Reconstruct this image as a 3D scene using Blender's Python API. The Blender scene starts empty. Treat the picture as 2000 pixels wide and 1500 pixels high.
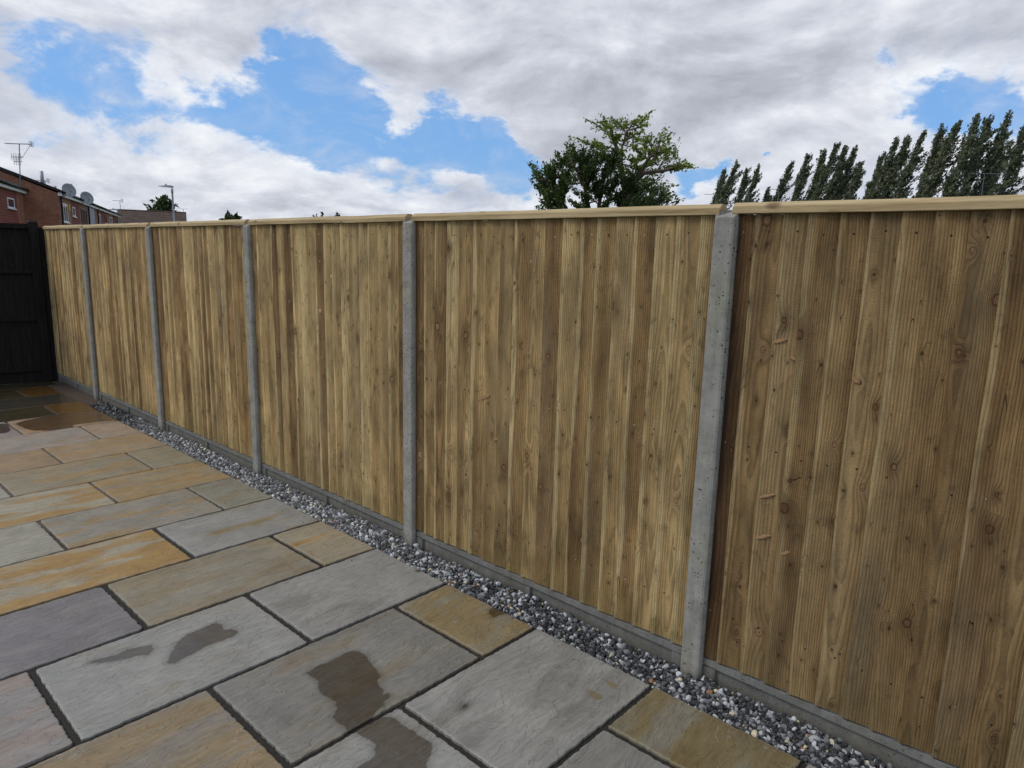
import bpy, math, random
import numpy as np
from mathutils import Matrix, Vector

scene = bpy.context.scene
COL = scene.collection
R = math.radians

# ------------------------------------------------------------------ camera
CAM = np.array([1.2311, -2.4940, 1.7334])
CR = np.array([0.73360481, 0.67910979, 0.02517695])
CU = np.array([-0.14194116, 0.11688986, 0.98294937])
CF = np.array([-0.66458761, 0.72467003, -0.1821446])
FPX = 1355.68
cam_data = bpy.data.cameras.new('camera')
cam_data.sensor_width = 36
cam_data.lens = FPX / 2000 * 36
cam_data.clip_start = 0.05
cam_data.clip_end = 5000
cam = bpy.data.objects.new('camera', cam_data)
COL.objects.link(cam)
m = Matrix.Identity(4)
for i in range(3):
    m[i][0], m[i][1], m[i][2], m[i][3] = CR[i], CU[i], -CF[i], CAM[i]
cam.matrix_world = m
scene.camera = cam
scene.render.resolution_x, scene.render.resolution_y = 1024, 768


def ray(x, y):
    d = CF + CR * (x - 1000) / FPX - CU * (y - 750) / FPX
    return d / np.linalg.norm(d)


def at(x, y, dist):
    """point seen at photo pixel (x, y), dist metres away horizontally"""
    d = ray(x, y)
    return CAM + d * dist / math.hypot(d[0], d[1])


# ------------------------------------------------------------------ node helper
class G:
    def __init__(self, nt):
        self.nt = nt

    def n(self, typ, **kw):
        nd = self.nt.nodes.new(typ)
        for k, v in kw.items():
            setattr(nd, k, v)
        return nd

    def set(self, sock, v):
        if isinstance(v, bpy.types.NodeSocket):
            self.nt.links.new(v, sock)
        elif v is not None:
            if sock.type == 'RGBA' and hasattr(v, '__len__') and len(v) == 3:
                v = (*v, 1)
            sock.default_value = v

    def M(self, op, a, b=None, c=None, clamp=False):
        nd = self.n('ShaderNodeMath', operation=op, use_clamp=clamp)
        for i, v in enumerate((a, b, c)):
            self.set(nd.inputs[i], v)
        return nd.outputs[0]

    def add(self, a, b): return self.M('ADD', a, b)
    def sub(self, a, b): return self.M('SUBTRACT', a, b)
    def mul(self, a, b): return self.M('MULTIPLY', a, b)

    def V(self, op, a, b=None, scale=None):
        nd = self.n('ShaderNodeVectorMath', operation=op)
        self.set(nd.inputs[0], a)
        if b is not None:
            self.set(nd.inputs[1], b)
        if scale is not None:
            self.set(nd.inputs['Scale'], scale)
        return nd.outputs['Value'] if op in ('DOT_PRODUCT', 'LENGTH', 'DISTANCE') else nd.outputs[0]

    def comb(self, x, y, z=0.0):
        nd = self.n('ShaderNodeCombineXYZ')
        for i, v in enumerate((x, y, z)):
            self.set(nd.inputs[i], v)
        return nd.outputs[0]

    def sep(self, v):
        nd = self.n('ShaderNodeSeparateXYZ')
        self.set(nd.inputs[0], v)
        return nd.outputs[0], nd.outputs[1], nd.outputs[2]

    def noise(self, vec, scale=1.0, detail=2.0, rough=0.5, dist=0.0):
        nd = self.n('ShaderNodeTexNoise')
        self.set(nd.inputs['Vector'], vec)
        for k, v in (('Scale', scale), ('Detail', detail), ('Roughness', rough), ('Distortion', dist)):
            self.set(nd.inputs[k], v)
        return nd.outputs['Fac'] if 'Fac' in nd.outputs else nd.outputs[0]

    def vor(self, vec, scale=1.0, dims='3D', feature='F1'):
        nd = self.n('ShaderNodeTexVoronoi', voronoi_dimensions=dims, feature=feature)
        self.set(nd.inputs['Vector'], vec)
        self.set(nd.inputs['Scale'], scale)
        return nd

    def ss(self, x, a, b, lo=0.0, hi=1.0):
        nd = self.n('ShaderNodeMapRange', interpolation_type='SMOOTHSTEP')
        for i, v in enumerate((x, a, b, lo, hi)):
            self.set(nd.inputs[i], v)
        return nd.outputs[0]

    def lin(self, x, a, b, lo=0.0, hi=1.0):
        nd = self.n('ShaderNodeMapRange')
        for i, v in enumerate((x, a, b, lo, hi)):
            self.set(nd.inputs[i], v)
        return nd.outputs[0]

    def mix(self, f, a, b, blend='MIX'):
        nd = self.n('ShaderNodeMix', data_type='RGBA', blend_type=blend)
        self.set(nd.inputs[0], f)
        self.set(nd.inputs[6], a)
        self.set(nd.inputs[7], b)
        return nd.outputs[2]

    def scale(self, col, f):
        """colour times a scalar"""
        return self.V('SCALE', col, scale=f)

    def ramp(self, f, stops):
        nd = self.n('ShaderNodeValToRGB')
        self.set(nd.inputs[0], f)
        el = nd.color_ramp.elements
        while len(el) < len(stops):
            el.new(0.5)
        for e, (p, c) in zip(el, stops):
            e.position = p
            e.color = (*c, 1)
        return nd.outputs[0]

    def attr(self, name):
        return self.n('ShaderNodeAttribute', attribute_name=name)

    def bump(self, h, dist, strength=1.0, normal=None):
        nd = self.n('ShaderNodeBump')
        self.set(nd.inputs['Strength'], strength)
        self.set(nd.inputs['Distance'], dist)
        self.set(nd.inputs['Height'], h)
        if normal is not None:
            self.set(nd.inputs['Normal'], normal)
        return nd.outputs[0]


# ------------------------------------------------------------------ sky, sun, exposure
SUN_EL, SUN_AZ = R(48), R(232)          # azimuth counted from +x towards +y
world = bpy.data.worlds.new('World')
scene.world = world
world.use_nodes = True
nt = world.node_tree
nt.nodes.clear()
g = G(nt)
SKY = 0.1
sky = g.n('ShaderNodeTexSky', sky_type='NISHITA', sun_disc=False, sun_elevation=SUN_EL,
          sun_rotation=math.pi / 2 - SUN_AZ)
gen = g.n('ShaderNodeTexCoord').outputs['Generated']
dirn = g.V('NORMALIZE', gen)
dx, dy, dz = g.sep(dirn)
q = g.V('MULTIPLY', dirn, (4.6, 4.6, 9.5))
fb = g.noise(q, 1.0, 10, 0.60, 0.25)
fb_big = g.noise(q, 0.38, 3, 0.5, 0.1)
sx, sy = math.cos(SUN_AZ), math.sin(SUN_AZ)
# density a little way up and towards the sun: gives lit tops and shaded bases
q2 = g.V('ADD', q, (0.10 * sx, 0.10 * sy, 0.20))
fb2 = g.noise(q2, 1.0, 7, 0.58, 0.25)
wn = g.n('ShaderNodeTexNoise')
for k_, v_ in (('Vector', g.V('MULTIPLY', dirn, (11.0, 11.0, 20.0))), ('Scale', 1.0), ('Detail', 5.0), ('Roughness', .62)):
    g.set(wn.inputs[k_], v_)
wdir = g.V('NORMALIZE', g.V('ADD', dirn, g.V('SCALE', g.V('SUBTRACT', wn.outputs['Color'], (.5, .5, .5)), scale=.12)))


def blob(px, py, rad, w):
    c = ray(px, py)
    k = 1.0 / ((rad / 1420.0) ** 2)
    dt = g.V('DOT_PRODUCT', wdir, tuple(float(v) for v in c))
    e = g.M('EXPONENT', g.mul(g.sub(dt, 1.0), k))
    return g.mul(e, w)


holes = [(95, 100, 50, -.20), (60, 75, 30, -.1), (250, 200, 55, -.15), (300, 80, 40, -.12), (350, 200, 45, -.12), (425, 195, 45, -.20), (520, 210, 50, -.22), (590, 150, 50, -.26),
         (650, 190, 60, -.26), (700, 265, 50, -.20), (620, 265, 50, -.18), (800, 300, 40, -.17), (545, 90, 30, -.08),
         (865, 275, 45, -.26), (950, 285, 45, -.22), (900, 325, 32, -.16), (1000, 325, 34, -.14), (1065, 305, 24, -.14), (980, 260, 25, -.1),
         (1740, 100, 18, -.24), (1745, 45, 10, -.18), (1725, 185, 24, -.24), (1790, 180, 26, -.24), (1850, 190, 34, -.24), (1960, 240, 44, -.22), (1995, 190, 30, -.1),
         (1365, 355, 24, -.28), (1395, 340, 18, -.2), (1495, 297, 9, -.30), (1660, 178, 14, -.14), (15, 335, 22, -.16), (70, 262, 14, -.12), (1330, 330, 20, -.1), (600, 205, 70, -.14), (700, 230, 50, -.12), (900, 290, 70, -.14), (1010, 335, 40, -.10), (250, 150, 50, -.08)]
puffs = [(330, 120, 36, .20), (480, 150, 40, .20), (370, 60, 50, .12), (390, 262, 36, .16), (130, 200, 70, .10), (250, 330, 150, .12), (620, 385, 150, .12), (30, 30, 60, .10), (580, 30, 120, .18), (790, 205, 36, .12),
         (1000, 110, 180, .18), (1250, 180, 170, .20), (1550, 130, 150, .18), (1590, 250, 90, .16), (1760, 215, 30, .14), (1900, 60, 110, .14),
         (1180, 330, 60, .08), (1960, 360, 70, .16), (1850, 300, 50, .10), (1990, 110, 60, .12), (1640, 90, 60, .08), (1380, 250, 60, .12), (1300, 390, 40, .06), (950, 390, 80, .08)]
field = g.add(g.mul(g.sub(fb, .5), 1.35), .5)
for b in holes:
    field = g.add(field, blob(b[0], b[1], b[2] * .95, b[3] * 1.15))
for b in puffs:
    field = g.add(field, blob(*b))
low = g.ss(dz, 0.0, 0.06)                      # thicker towards the horizon
field = g.add(field, g.mul(g.sub(1.0, low), .05))
cover = g.mul(g.ss(field, 0.34, 0.54), g.lin(g.ss(field, .5, .7), 0, 1, .92, 1.0))
lit = g.M('SUBTRACT', fb, fb2)
bright = g.add(0.50, g.mul(lit, 2.3))
bright = g.add(bright, g.mul(g.sub(fb_big, 0.5), 0.5))
bright = g.sub(bright, g.mul(g.ss(field, .60, .95), .16))
bright = g.add(bright, g.mul(g.sub(1.0, g.ss(field, .45, .60)), .15))
for b in [(1785, 205, 32, .34), (1750, 235, 30, .15), (1610, 215, 60, .16), (390, 258, 32, .26), (330, 110, 40, .16), (470, 150, 40, .08), (1200, 15, 100, .12), (860, 70, 60, .1), (1330, 265, 50, -.20), (1130, 90, 110, -.10),
          (1560, 130, 110, -.04), (120, 200, 100, -.06), (700, 60, 90, -.03), (1540, 320, 80, .08), (60, 130, 50, .05), (790, 215, 24, .16), (250, 320, 160, .05), (600, 380, 160, .06), (1700, 260, 60, .06)]:
    bright = g.add(bright, blob(*b))
bright = g.add(bright, g.mul(g.sub(g.noise(q, 2.6, 7, .62, .2), .5), .40))
hz = g.mul(g.sub(1.0, g.ss(dz, .04, .17)), g.sub(g.noise(g.V('MULTIPLY', dirn, (13.0, 13.0, 46.0)), 1.0, 7, .6, .3), .5))
bright = g.add(bright, g.mul(hz, 1.1))
cloud = g.ramp(bright, [(0.0, (4.0, 4.2, 4.85)), (0.30, (5.2, 5.45, 6.15)), (0.52, (6.4, 6.65, 7.4)), (0.72, (7.7, 7.95, 8.6)), (1.0, (9.5, 9.65, 9.9))])
blue = g.V('MULTIPLY', sky.outputs[0], (0.80, 1.0, 1.22))
blue = g.mix(0.6, blue, (2.15, 4.7, 9.2))
wisps = g.ss(g.noise(q, 1.6, 7, .62, .8), .42, .72)
blue = g.mix(g.mul(wisps, .45), blue, (6.3, 6.8, 7.9))
skycol = g.mix(cover, blue, cloud)
skycol = g.mix(g.ss(dz, -0.05, 0.0), (2.0, 2.0, 1.9), skycol)
bg = g.n('ShaderNodeBackground')
g.set(bg.inputs['Color'], skycol)
bg.inputs['Strength'].default_value = SKY
out = g.n('ShaderNodeOutputWorld')
nt.links.new(bg.outputs[0], out.inputs[0])

sun_data = bpy.data.lights.new('sun', 'SUN')
sun_data.energy = 1.5
sun_data.angle = R(22)
sun_data.color = (1.0, 0.95, 0.87)
sun = bpy.data.objects.new('sun', sun_data)
COL.objects.link(sun)
sd = Vector((math.cos(SUN_EL) * math.cos(SUN_AZ), math.cos(SUN_EL) * math.sin(SUN_AZ), math.sin(SUN_EL)))
sun.rotation_euler = sd.to_track_quat('Z', 'Y').to_euler()

vs = scene.view_settings
vs.view_transform = 'Standard'
vs.look = 'None'
vs.gamma = 1
vs.use_curve_mapping = False
vs.exposure = 0.0
scene.cycles.max_bounces = 5
scene.cycles.diffuse_bounces = 3
scene.cycles.glossy_bounces = 3
scene.cycles.transmission_bounces = 3


# ------------------------------------------------------------------ object helpers
def tag(o, label=None, cat=None, group=None, kind=None):
    if label: o['label'] = label
    if cat: o['category'] = cat
    if group: o['group'] = group
    if kind: o['kind'] = kind
    return o


def empty(name, loc=(0, 0, 0), rz=0.0):
    o = bpy.data.objects.new(name, None)
    o.empty_display_size = 0.2
    o.location = loc
    o.rotation_euler = (0, 0, rz)
    COL.objects.link(o)
    return o


def link(name, me, mat=None, parent=None):
    o = bpy.data.objects.new(name, me)
    if mat is not None and not me.materials:
        me.materials.append(mat)
    COL.objects.link(o)
    if parent is not None:
        o.parent = parent
    return o


def copy_tree(o, parent=None):
    c = o.copy()
    COL.objects.link(c)
    c.parent = parent
    for ch in list(o.children):
        copy_tree(ch, c)
    return c


class MB:
    """collects simple shapes into one mesh"""
    def __init__(self):
        self.v, self.f, self.uv = [], [], []

    def quadbox(self, a, b):
        (x0, y0, z0), (x1, y1, z1) = a, b
        self.hexa([(x0, y0, z0), (x1, y0, z0), (x1, y1, z0), (x0, y1, z0), (x0, y0, z1), (x1, y0, z1), (x1, y1, z1), (x0, y1, z1)])

    def hexa(self, p):
        n = len(self.v)
        self.v += [tuple(q) for q in p]
        for f in ((0, 3, 2, 1), (4, 5, 6, 7), (0, 1, 5, 4), (1, 2, 6, 5), (2, 3, 7, 6), (3, 0, 4, 7)):
            self.f.append(tuple(n + i for i in f))

    def prism(self, prof, x0, x1, axis='x'):
        """closed profile (pairs) extruded along an axis"""
        n, k = len(self.v), len(prof)
        def P(t, a, b):
            return {'x': (t, a, b), 'y': (a, t, b), 'z': (a, b, t)}[axis]
        self.v += [P(x0, a, b) for a, b in prof] + [P(x1, a, b) for a, b in prof]
        self.f.append(tuple(n + i for i in range(k)))
        self.f.append(tuple(n + k + i for i in reversed(range(k))))
        for i in range(k):
            j = (i + 1) % k
            self.f.append((n + i, n + k + i, n + k + j, n + j))

    def tube(self, pts, rad, seg=8, cap=True):
        pts = [Vector(p) for p in pts]
        rads = rad if hasattr(rad, '__len__') else [rad] * len(pts)
        n = len(self.v)
        up = Vector((0, 0, 1))
        for i, p in enumerate(pts):
            t = (pts[min(i + 1, len(pts) - 1)] - pts[max(i - 1, 0)]).normalized()
            a = t.cross(up if abs(t.z) < .95 else Vector((1, 0, 0))).normalized()
            b = t.cross(a)
            for s in range(seg):
                w = 2 * math.pi * s / seg
                self.v.append(tuple(p + (a * math.cos(w) + b * math.sin(w)) * rads[i]))
        for i in range(len(pts) - 1):
            for s in range(seg):
                s2 = (s + 1) % seg
                self.f.append((n + i * seg + s, n + i * seg + s2, n + (i + 1) * seg + s2, n + (i + 1) * seg + s))
        if cap:
            self.f.append(tuple(n + s for s in reversed(range(seg))))
            self.f.append(tuple(n + (len(pts) - 1) * seg + s for s in range(seg)))

    def build(self, name, mat, parent=None, bevel=0.0, smooth=False):
        me = bpy.data.meshes.new(name)
        me.from_pydata(self.v, [], self.f)
        import bmesh
        bm = bmesh.new()
        bm.from_mesh(me)
        bmesh.ops.recalc_face_normals(bm, faces=bm.faces)
        if bevel:
            bmesh.ops.bevel(bm, geom=[e for e in bm.edges if len(e.link_faces) == 2 and e.calc_face_angle(0) > .5],
                            offset=bevel, segments=2, affect='EDGES', clamp_overlap=True)
        bm.to_mesh(me)
        bm.free()
        if smooth:
            me.polygons.foreach_set('use_smooth', [True] * len(me.polygons))
        return link(name, me, mat, parent)


def np_mesh(name, verts, faces, attrs=None, uv=None, smooth=False):
    """verts (N,3), faces (M,k) all the same k; attrs {name: (N,3|4) colours or (N,) floats}; uv (N,2)"""
    me = bpy.data.meshes.new(name)
    nv, (nf, k) = len(verts), faces.shape
    me.vertices.add(nv)
    me.vertices.foreach_set('co', np.ascontiguousarray(verts, dtype=np.float32).ravel())
    me.loops.add(nf * k)
    me.loops.foreach_set('vertex_index', np.ascontiguousarray(faces, dtype=np.int32).ravel())
    me.polygons.add(nf)
    me.polygons.foreach_set('loop_start', np.arange(0, nf * k, k, dtype=np.int32))
    me.polygons.foreach_set('loop_total', np.full(nf, k, dtype=np.int32))
    me.update(calc_edges=True)
    me.validate()
    for an, a in (attrs or {}).items():
        a = np.asarray(a, dtype=np.float32)
        if a.ndim == 1:
            at_ = me.attributes.new(an, 'FLOAT', 'POINT')
            at_.data.foreach_set('value', a)
        else:
            if a.shape[1] == 3:
                a = np.concatenate([a, np.ones((len(a), 1), np.float32)], 1)
            at_ = me.attributes.new(an, 'FLOAT_COLOR', 'POINT')
            at_.data.foreach_set('color', np.ascontiguousarray(a).ravel())
    if uv is not None:
        l = me.uv_layers.new(name='UVMap')
        l.data.foreach_set('uv', np.asarray(uv, dtype=np.float32)[faces.ravel()].ravel())
    me.polygons.foreach_set('use_smooth', np.full(nf, smooth))
    return me


# ------------------------------------------------------------------ materials
def new_mat(name):
    mt = bpy.data.materials.new(name)
    mt.use_nodes = True
    mt.node_tree.nodes.clear()
    gg = G(mt.node_tree)
    bs = gg.n('ShaderNodeBsdfPrincipled')
    o = gg.n('ShaderNodeOutputMaterial')
    mt.node_tree.links.new(bs.outputs[0], o.inputs[0])
    return mt, gg, bs


def simple(name, col, rough=.7, var=.12, scale=8.0, spec=.3, metal=0.0, bump=0.0):
    mt, g, b = new_mat(name)
    p = g.n('ShaderNodeTexCoord').outputs['Object']
    f = g.lin(g.noise(p, scale, 5, .6), .25, .75, 1 - var, 1 + var)
    g.set(b.inputs['Base Color'], g.scale(g.mix(0.0, col, col), f))
    b.inputs['Roughness'].default_value = rough
    b.inputs['Specular IOR Level'].default_value = spec
    b.inputs['Metallic'].default_value = metal
    if bump:
        g.set(b.inputs['Normal'], g.bump(g.noise(p, scale * 6, 4, .6), bump))
    return mt


def wood_material():
    mt, g, b = new_mat('fence_timber')
    uv = g.n('ShaderNodeUVMap', uv_map='UVMap').outputs[0]
    u, v, _ = g.sep(uv)
    at_ = g.attr('brd')
    r, gr, bl = g.sep(at_.outputs['Vector'])
    tint = g.attr('tint').outputs['Color']
    R1, R2, R3 = g.mul(r, 91.0), g.mul(gr, 73.0), g.mul(bl, 57.0)
    wob = g.sub(g.noise(g.comb(g.mul(u, 9.0), g.mul(v, 1.3), R1), 1, 3, .55), .5)

    def knot_layer(cx, cy, sa, sb, pres, rmin, rmax):
        kx = g.add(g.M('DIVIDE', u, cx), g.add(R1, sa))
        ky = g.add(g.M('DIVIDE', v, cy), g.add(R2, sb))
        vr = g.vor(g.comb(kx, ky), 1.0, '2D')
        px, py, _ = g.sep(vr.outputs['Position'])
        ddx = g.mul(g.sub(kx, px), cx)
        ddy = g.mul(g.sub(ky, py), cy)
        cr, cg, cb = g.sep(vr.outputs['Color'])
        pr = g.M('GREATER_THAN', cr, 1 - pres)
        rad = g.lin(g.mul(cg, cg), 0, 1, rmin, rmax)
        e1 = g.add(g.mul(ddx, ddx), g.mul(g.mul(ddy, ddy), .62))
        wn = g.sub(g.noise(g.comb(g.mul(u, 130.0), g.mul(v, 110.0), R3), 1, 2), .5)
        kd = g.add(g.M('DIVIDE', g.M('SQRT', e1), rad), g.mul(wn, .8))
        far = g.add(g.mul(ddx, ddx), g.mul(g.mul(ddy, ddy), .22))
        r2 = g.mul(g.mul(rad, rad), 7.5)
        bmp = g.mul(g.M('EXPONENT', g.mul(g.M('DIVIDE', far, r2), -1.0)), pr)
        core = g.mul(g.sub(1.0, g.ss(kd, .80, 1.08)), pr)
        rim = g.mul(g.mul(g.ss(kd, .72, .98), g.sub(1.0, g.ss(kd, 1.02, 1.5))), pr)
        pin = g.mul(g.mul(g.sub(1.0, g.ss(kd, .10, .24)), pr), g.M('GREATER_THAN', cb, .45))
        return kd, bmp, core, rim, pin, rad, cb

    kd, bmp, core, rim, pin, rad, cb = knot_layer(.115, .34, 0, 0, .56, .0045, .0150)
    kd2, bmp2, core2, rim2, pin2, rad2, cb2 = knot_layer(.055, .19, 7.3, 3.1, .50, .0016, .0050)
    bump_f = g.M('MAXIMUM', bmp, g.mul(bmp2, .5))
    # growth rings: distance from the pith of a slowly wandering log, pushed aside by knots
    dep = g.lin(g.noise(g.comb(0.0, g.mul(v, .55), R2), 1, 2), .25, .75, .0, .07)
    u0 = g.add(g.lin(gr, 0, 1, -.05, .16), g.mul(g.sub(g.noise(g.comb(3.0, g.mul(v, .4), R3), 1, 1), .5), .05))
    du = g.sub(u, u0)
    F = g.M('SQRT', g.add(g.mul(du, du), g.mul(dep, dep)))
    F = g.add(F, g.add(g.mul(wob, .012), g.mul(bump_f, .016)))
    ring = g.M('FRACT', g.M('DIVIDE', F, g.lin(bl, 0, 1, .0055, .0105)))
    late = g.mul(g.ss(ring, .25, .88), g.sub(1.0, g.ss(ring, .90, 1.0)))
    # heartwood and sapwood
    hw = g.noise(g.comb(g.mul(u, 13.0), g.mul(v, .33), R3), 1, 3, .55, .3)
    hw = g.add(hw, g.mul(g.sub(r, .5), .42))
    hw = g.add(hw, g.mul(wob, .25))
    base = g.ramp(hw, [(0.16, (.47, .375, .195)), (.38, (.37, .275, .130)), (.56, (.265, .180, .078)), (.74, (.168, .106, .046)), (.92, (.105, .064, .030))])
    edge = g.mul(g.sub(1.0, g.ss(g.add(u, g.mul(g.sub(g.noise(g.comb(1.0, g.mul(v, 1.1), R1), 1, 3), .5), .07)), .010, .022)), g.M('GREATER_THAN', bl, .38))
    base = g.mix(g.mul(edge, .75), base, (.50, .42, .225))
    base = g.scale(base, g.sub(1.0, g.mul(late, .34)))
    fib = g.noise(g.comb(g.mul(u, 520.0), g.mul(v, 11.0), R1), 1, 3, .6)
    base = g.scale(base, g.lin(fib, .25, .75, .70, 1.30))
    blotch = g.noise(g.comb(g.mul(u, 11.0), g.mul(v, 3.2), R2), 1, 4, .6, .4)
    base = g.scale(base, g.lin(blotch, .28, .72, .60, 1.28))
    smk = g.ss(g.noise(g.comb(g.mul(u, 17.0), g.mul(v, 9.0), g.add(R1, 60.0)), 1, 4, .65, .5), .55, .74)
    base = g.scale(base, g.sub(1.0, g.mul(smk, .42)))
    grey = g.ss(g.noise(g.comb(g.mul(u, 6.0), g.mul(v, 1.1), g.add(R3, 9.0)), 1, 3), .50, .72)
    base = g.mix(g.mul(grey, .26), base, g.scale((.20, .175, .125), g.lin(fib, .25, .75, .75, 1.2)))
    # smudge round knots, then the knots
    palek = g.M('GREATER_THAN', cb, .55)
    base = g.scale(base, g.sub(1.0, g.mul(bmp, g.sub(.42, g.mul(palek, .30)))))
    base = g.mix(g.mul(bmp, .34), base, g.mix(palek, (.17, .095, .042), (.36, .25, .14)))
    base = g.scale(base, g.sub(1.0, g.mul(bmp2, .28)))
    kr = g.M('SINE', g.mul(kd, 13.0))
    kcol = g.mix(g.lin(kr, -1, 1, .3, .75), g.mix(cb, (.16, .088, .040), (.50, .33, .19)), g.mix(cb, (.10, .055, .025), (.38, .235, .125)))
    base = g.mix(core, base, kcol)
    base = g.mix(g.mul(rim, g.sub(.75, g.mul(palek, .42))), base, (.060, .032, .014))
    base = g.mix(g.mul(pin, .85), base, (.03, .015, .008))
    base = g.mix(core2, base, (.095, .048, .02))
    base = g.mix(g.mul(rim2, .6), base, (.05, .028, .013))
    # drying cracks
    cu = g.add(g.mul(u, 26.0), g.add(g.mul(wob, 1.4), R2))
    cr = g.M('ABSOLUTE', g.sub(g.noise(g.comb(cu, g.mul(v, 1.9), R3), 1, 1), .5))
    crk = g.mul(g.sub(1.0, g.ss(cr, .0, .006)), g.ss(g.noise(g.comb(g.mul(u, 14.0), g.mul(v, 2.4), g.add(R1, 5.0)), 1, 2), .62, .68))
    base = g.scale(base, g.sub(1.0, g.mul(crk, .75)))
    # copper green treatment marks
    gm = g.ss(g.noise(g.comb(g.mul(u, 22.0), g.mul(v, 9.0), g.add(R1, 20.0)), 1, 3), .74, .80)
    base = g.mix(g.mul(gm, .55), base, (.16, .24, .15))
    # pale sawdust and torn fibres
    sp = g.vor(g.comb(g.mul(u, 260.0), g.mul(v, 150.0), R3), 1.0)
    spm = g.mul(g.sub(1.0, g.ss(sp.outputs['Distance'], .05, .22)), g.ss(g.noise(g.comb(g.mul(u, 12.0), g.mul(v, 4.0), g.add(R2, 2.0)), 1, 2), .50, .66))
    base = g.mix(g.mul(spm, .45), base, (.55, .46, .28))
    # nails
    nl = None
    for vz in (.30, 1.02, 1.83):
        nx = g.sub(u, g.lin(gr, 0, 1, .045, .058))
        ny = g.sub(v, g.add(vz, g.lin(bl, 0, 1, -.012, .012)))
        d = g.M('SQRT', g.add(g.mul(nx, nx), g.mul(ny, ny)))
        k = g.sub(1.0, g.ss(d, .0026, .0040))
        nl = k if nl is None else g.M('MAXIMUM', nl, k)
    base = g.mix(nl, base, g.mix(g.M('GREATER_THAN', r, .7), (.035, .028, .02), (.42, .40, .36)))
    # damp foot of the boards
    ft = g.sub(1.0, g.ss(g.add(v, g.mul(wob, .25)), .10, .30))
    base = g.mix(g.mul(ft, .22), base, (.16, .145, .055))
    sf = g.noise(g.comb(g.mul(u, 90.0), g.mul(v, 420.0), R2), 1, 3, .65)
    base = g.scale(base, g.lin(sf, .3, .7, .84, 1.16))
    ob = g.n('ShaderNodeTexCoord').outputs['Object']
    damp = g.noise(g.V('MULTIPLY', ob, (2.6, 1.0, 1.3)), 1, 4, .6, .6)
    base = g.scale(base, g.lin(damp, .32, .70, 1.14, .72))
    base = g.V('MULTIPLY', g.V('MULTIPLY', base, tint), (1.02, 1.03, 1.20))
    g.set(b.inputs['Base Color'], base)
    b.inputs['Roughness'].default_value = .72
    b.inputs['Specular IOR Level'].default_value = .22
    saw = g.noise(g.comb(g.mul(u, 45.0), g.mul(v, 330.0), R1), 1, 3, .6)
    rgh = g.ss(g.noise(g.comb(g.mul(u, 9.0), g.mul(v, 1.6), g.add(R3, 4.0)), 1, 2), .42, .62)
    h = g.add(g.mul(saw, g.add(.25, g.mul(rgh, .9))), g.add(g.mul(late, .45), g.mul(fib, .7)))
    h = g.sub(h, g.mul(crk, 2.0))
    h = g.sub(g.add(h, g.mul(rim, -.6)), g.mul(nl, 1.5))
    g.set(b.inputs['Normal'], g.bump(h, .0026, 1.0))
    return mt


def rail_timber():
    mt, g, b = new_mat('capping_timber')
    p = g.n('ShaderNodeTexCoord').outputs['Object']
    x, y, z = g.sep(p)
    inf = g.n('ShaderNodeObjectInfo').outputs['Random']
    o = g.mul(inf, 60.0)
    f = g.noise(g.comb(g.add(g.mul(x, 2.0), o), g.mul(y, 45.0), g.mul(z, 45.0)), 1, 4, .6, .3)
    c = g.ramp(f, [(.25, (.25, .17, .08)), (.5, (.42, .315, .165)), (.75, (.53, .42, .24))])
    f2 = g.noise(g.comb(g.mul(x, 14.0), g.mul(y, 300.0), g.mul(z, 300.0)), 1, 3, .6)
    c = g.scale(c, g.lin(f2, .25, .75, .85, 1.15))
    kv = g.vor(g.comb(g.add(g.mul(x, 5.0), o), g.mul(y, 9.0), g.mul(z, 9.0)), 1.0)
    kk = g.sub(1.0, g.ss(kv.outputs['Distance'], .07, .20))
    c = g.mix(g.mul(kk, .8), c, (.13, .07, .03))
    g.set(b.inputs['Base Color'], c)
    b.inputs['Roughness'].default_value = .7
    b.inputs['Specular IOR Level'].default_value = .25
    g.set(b.inputs['Normal'], g.bump(f2, .0012))
    return mt


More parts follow.
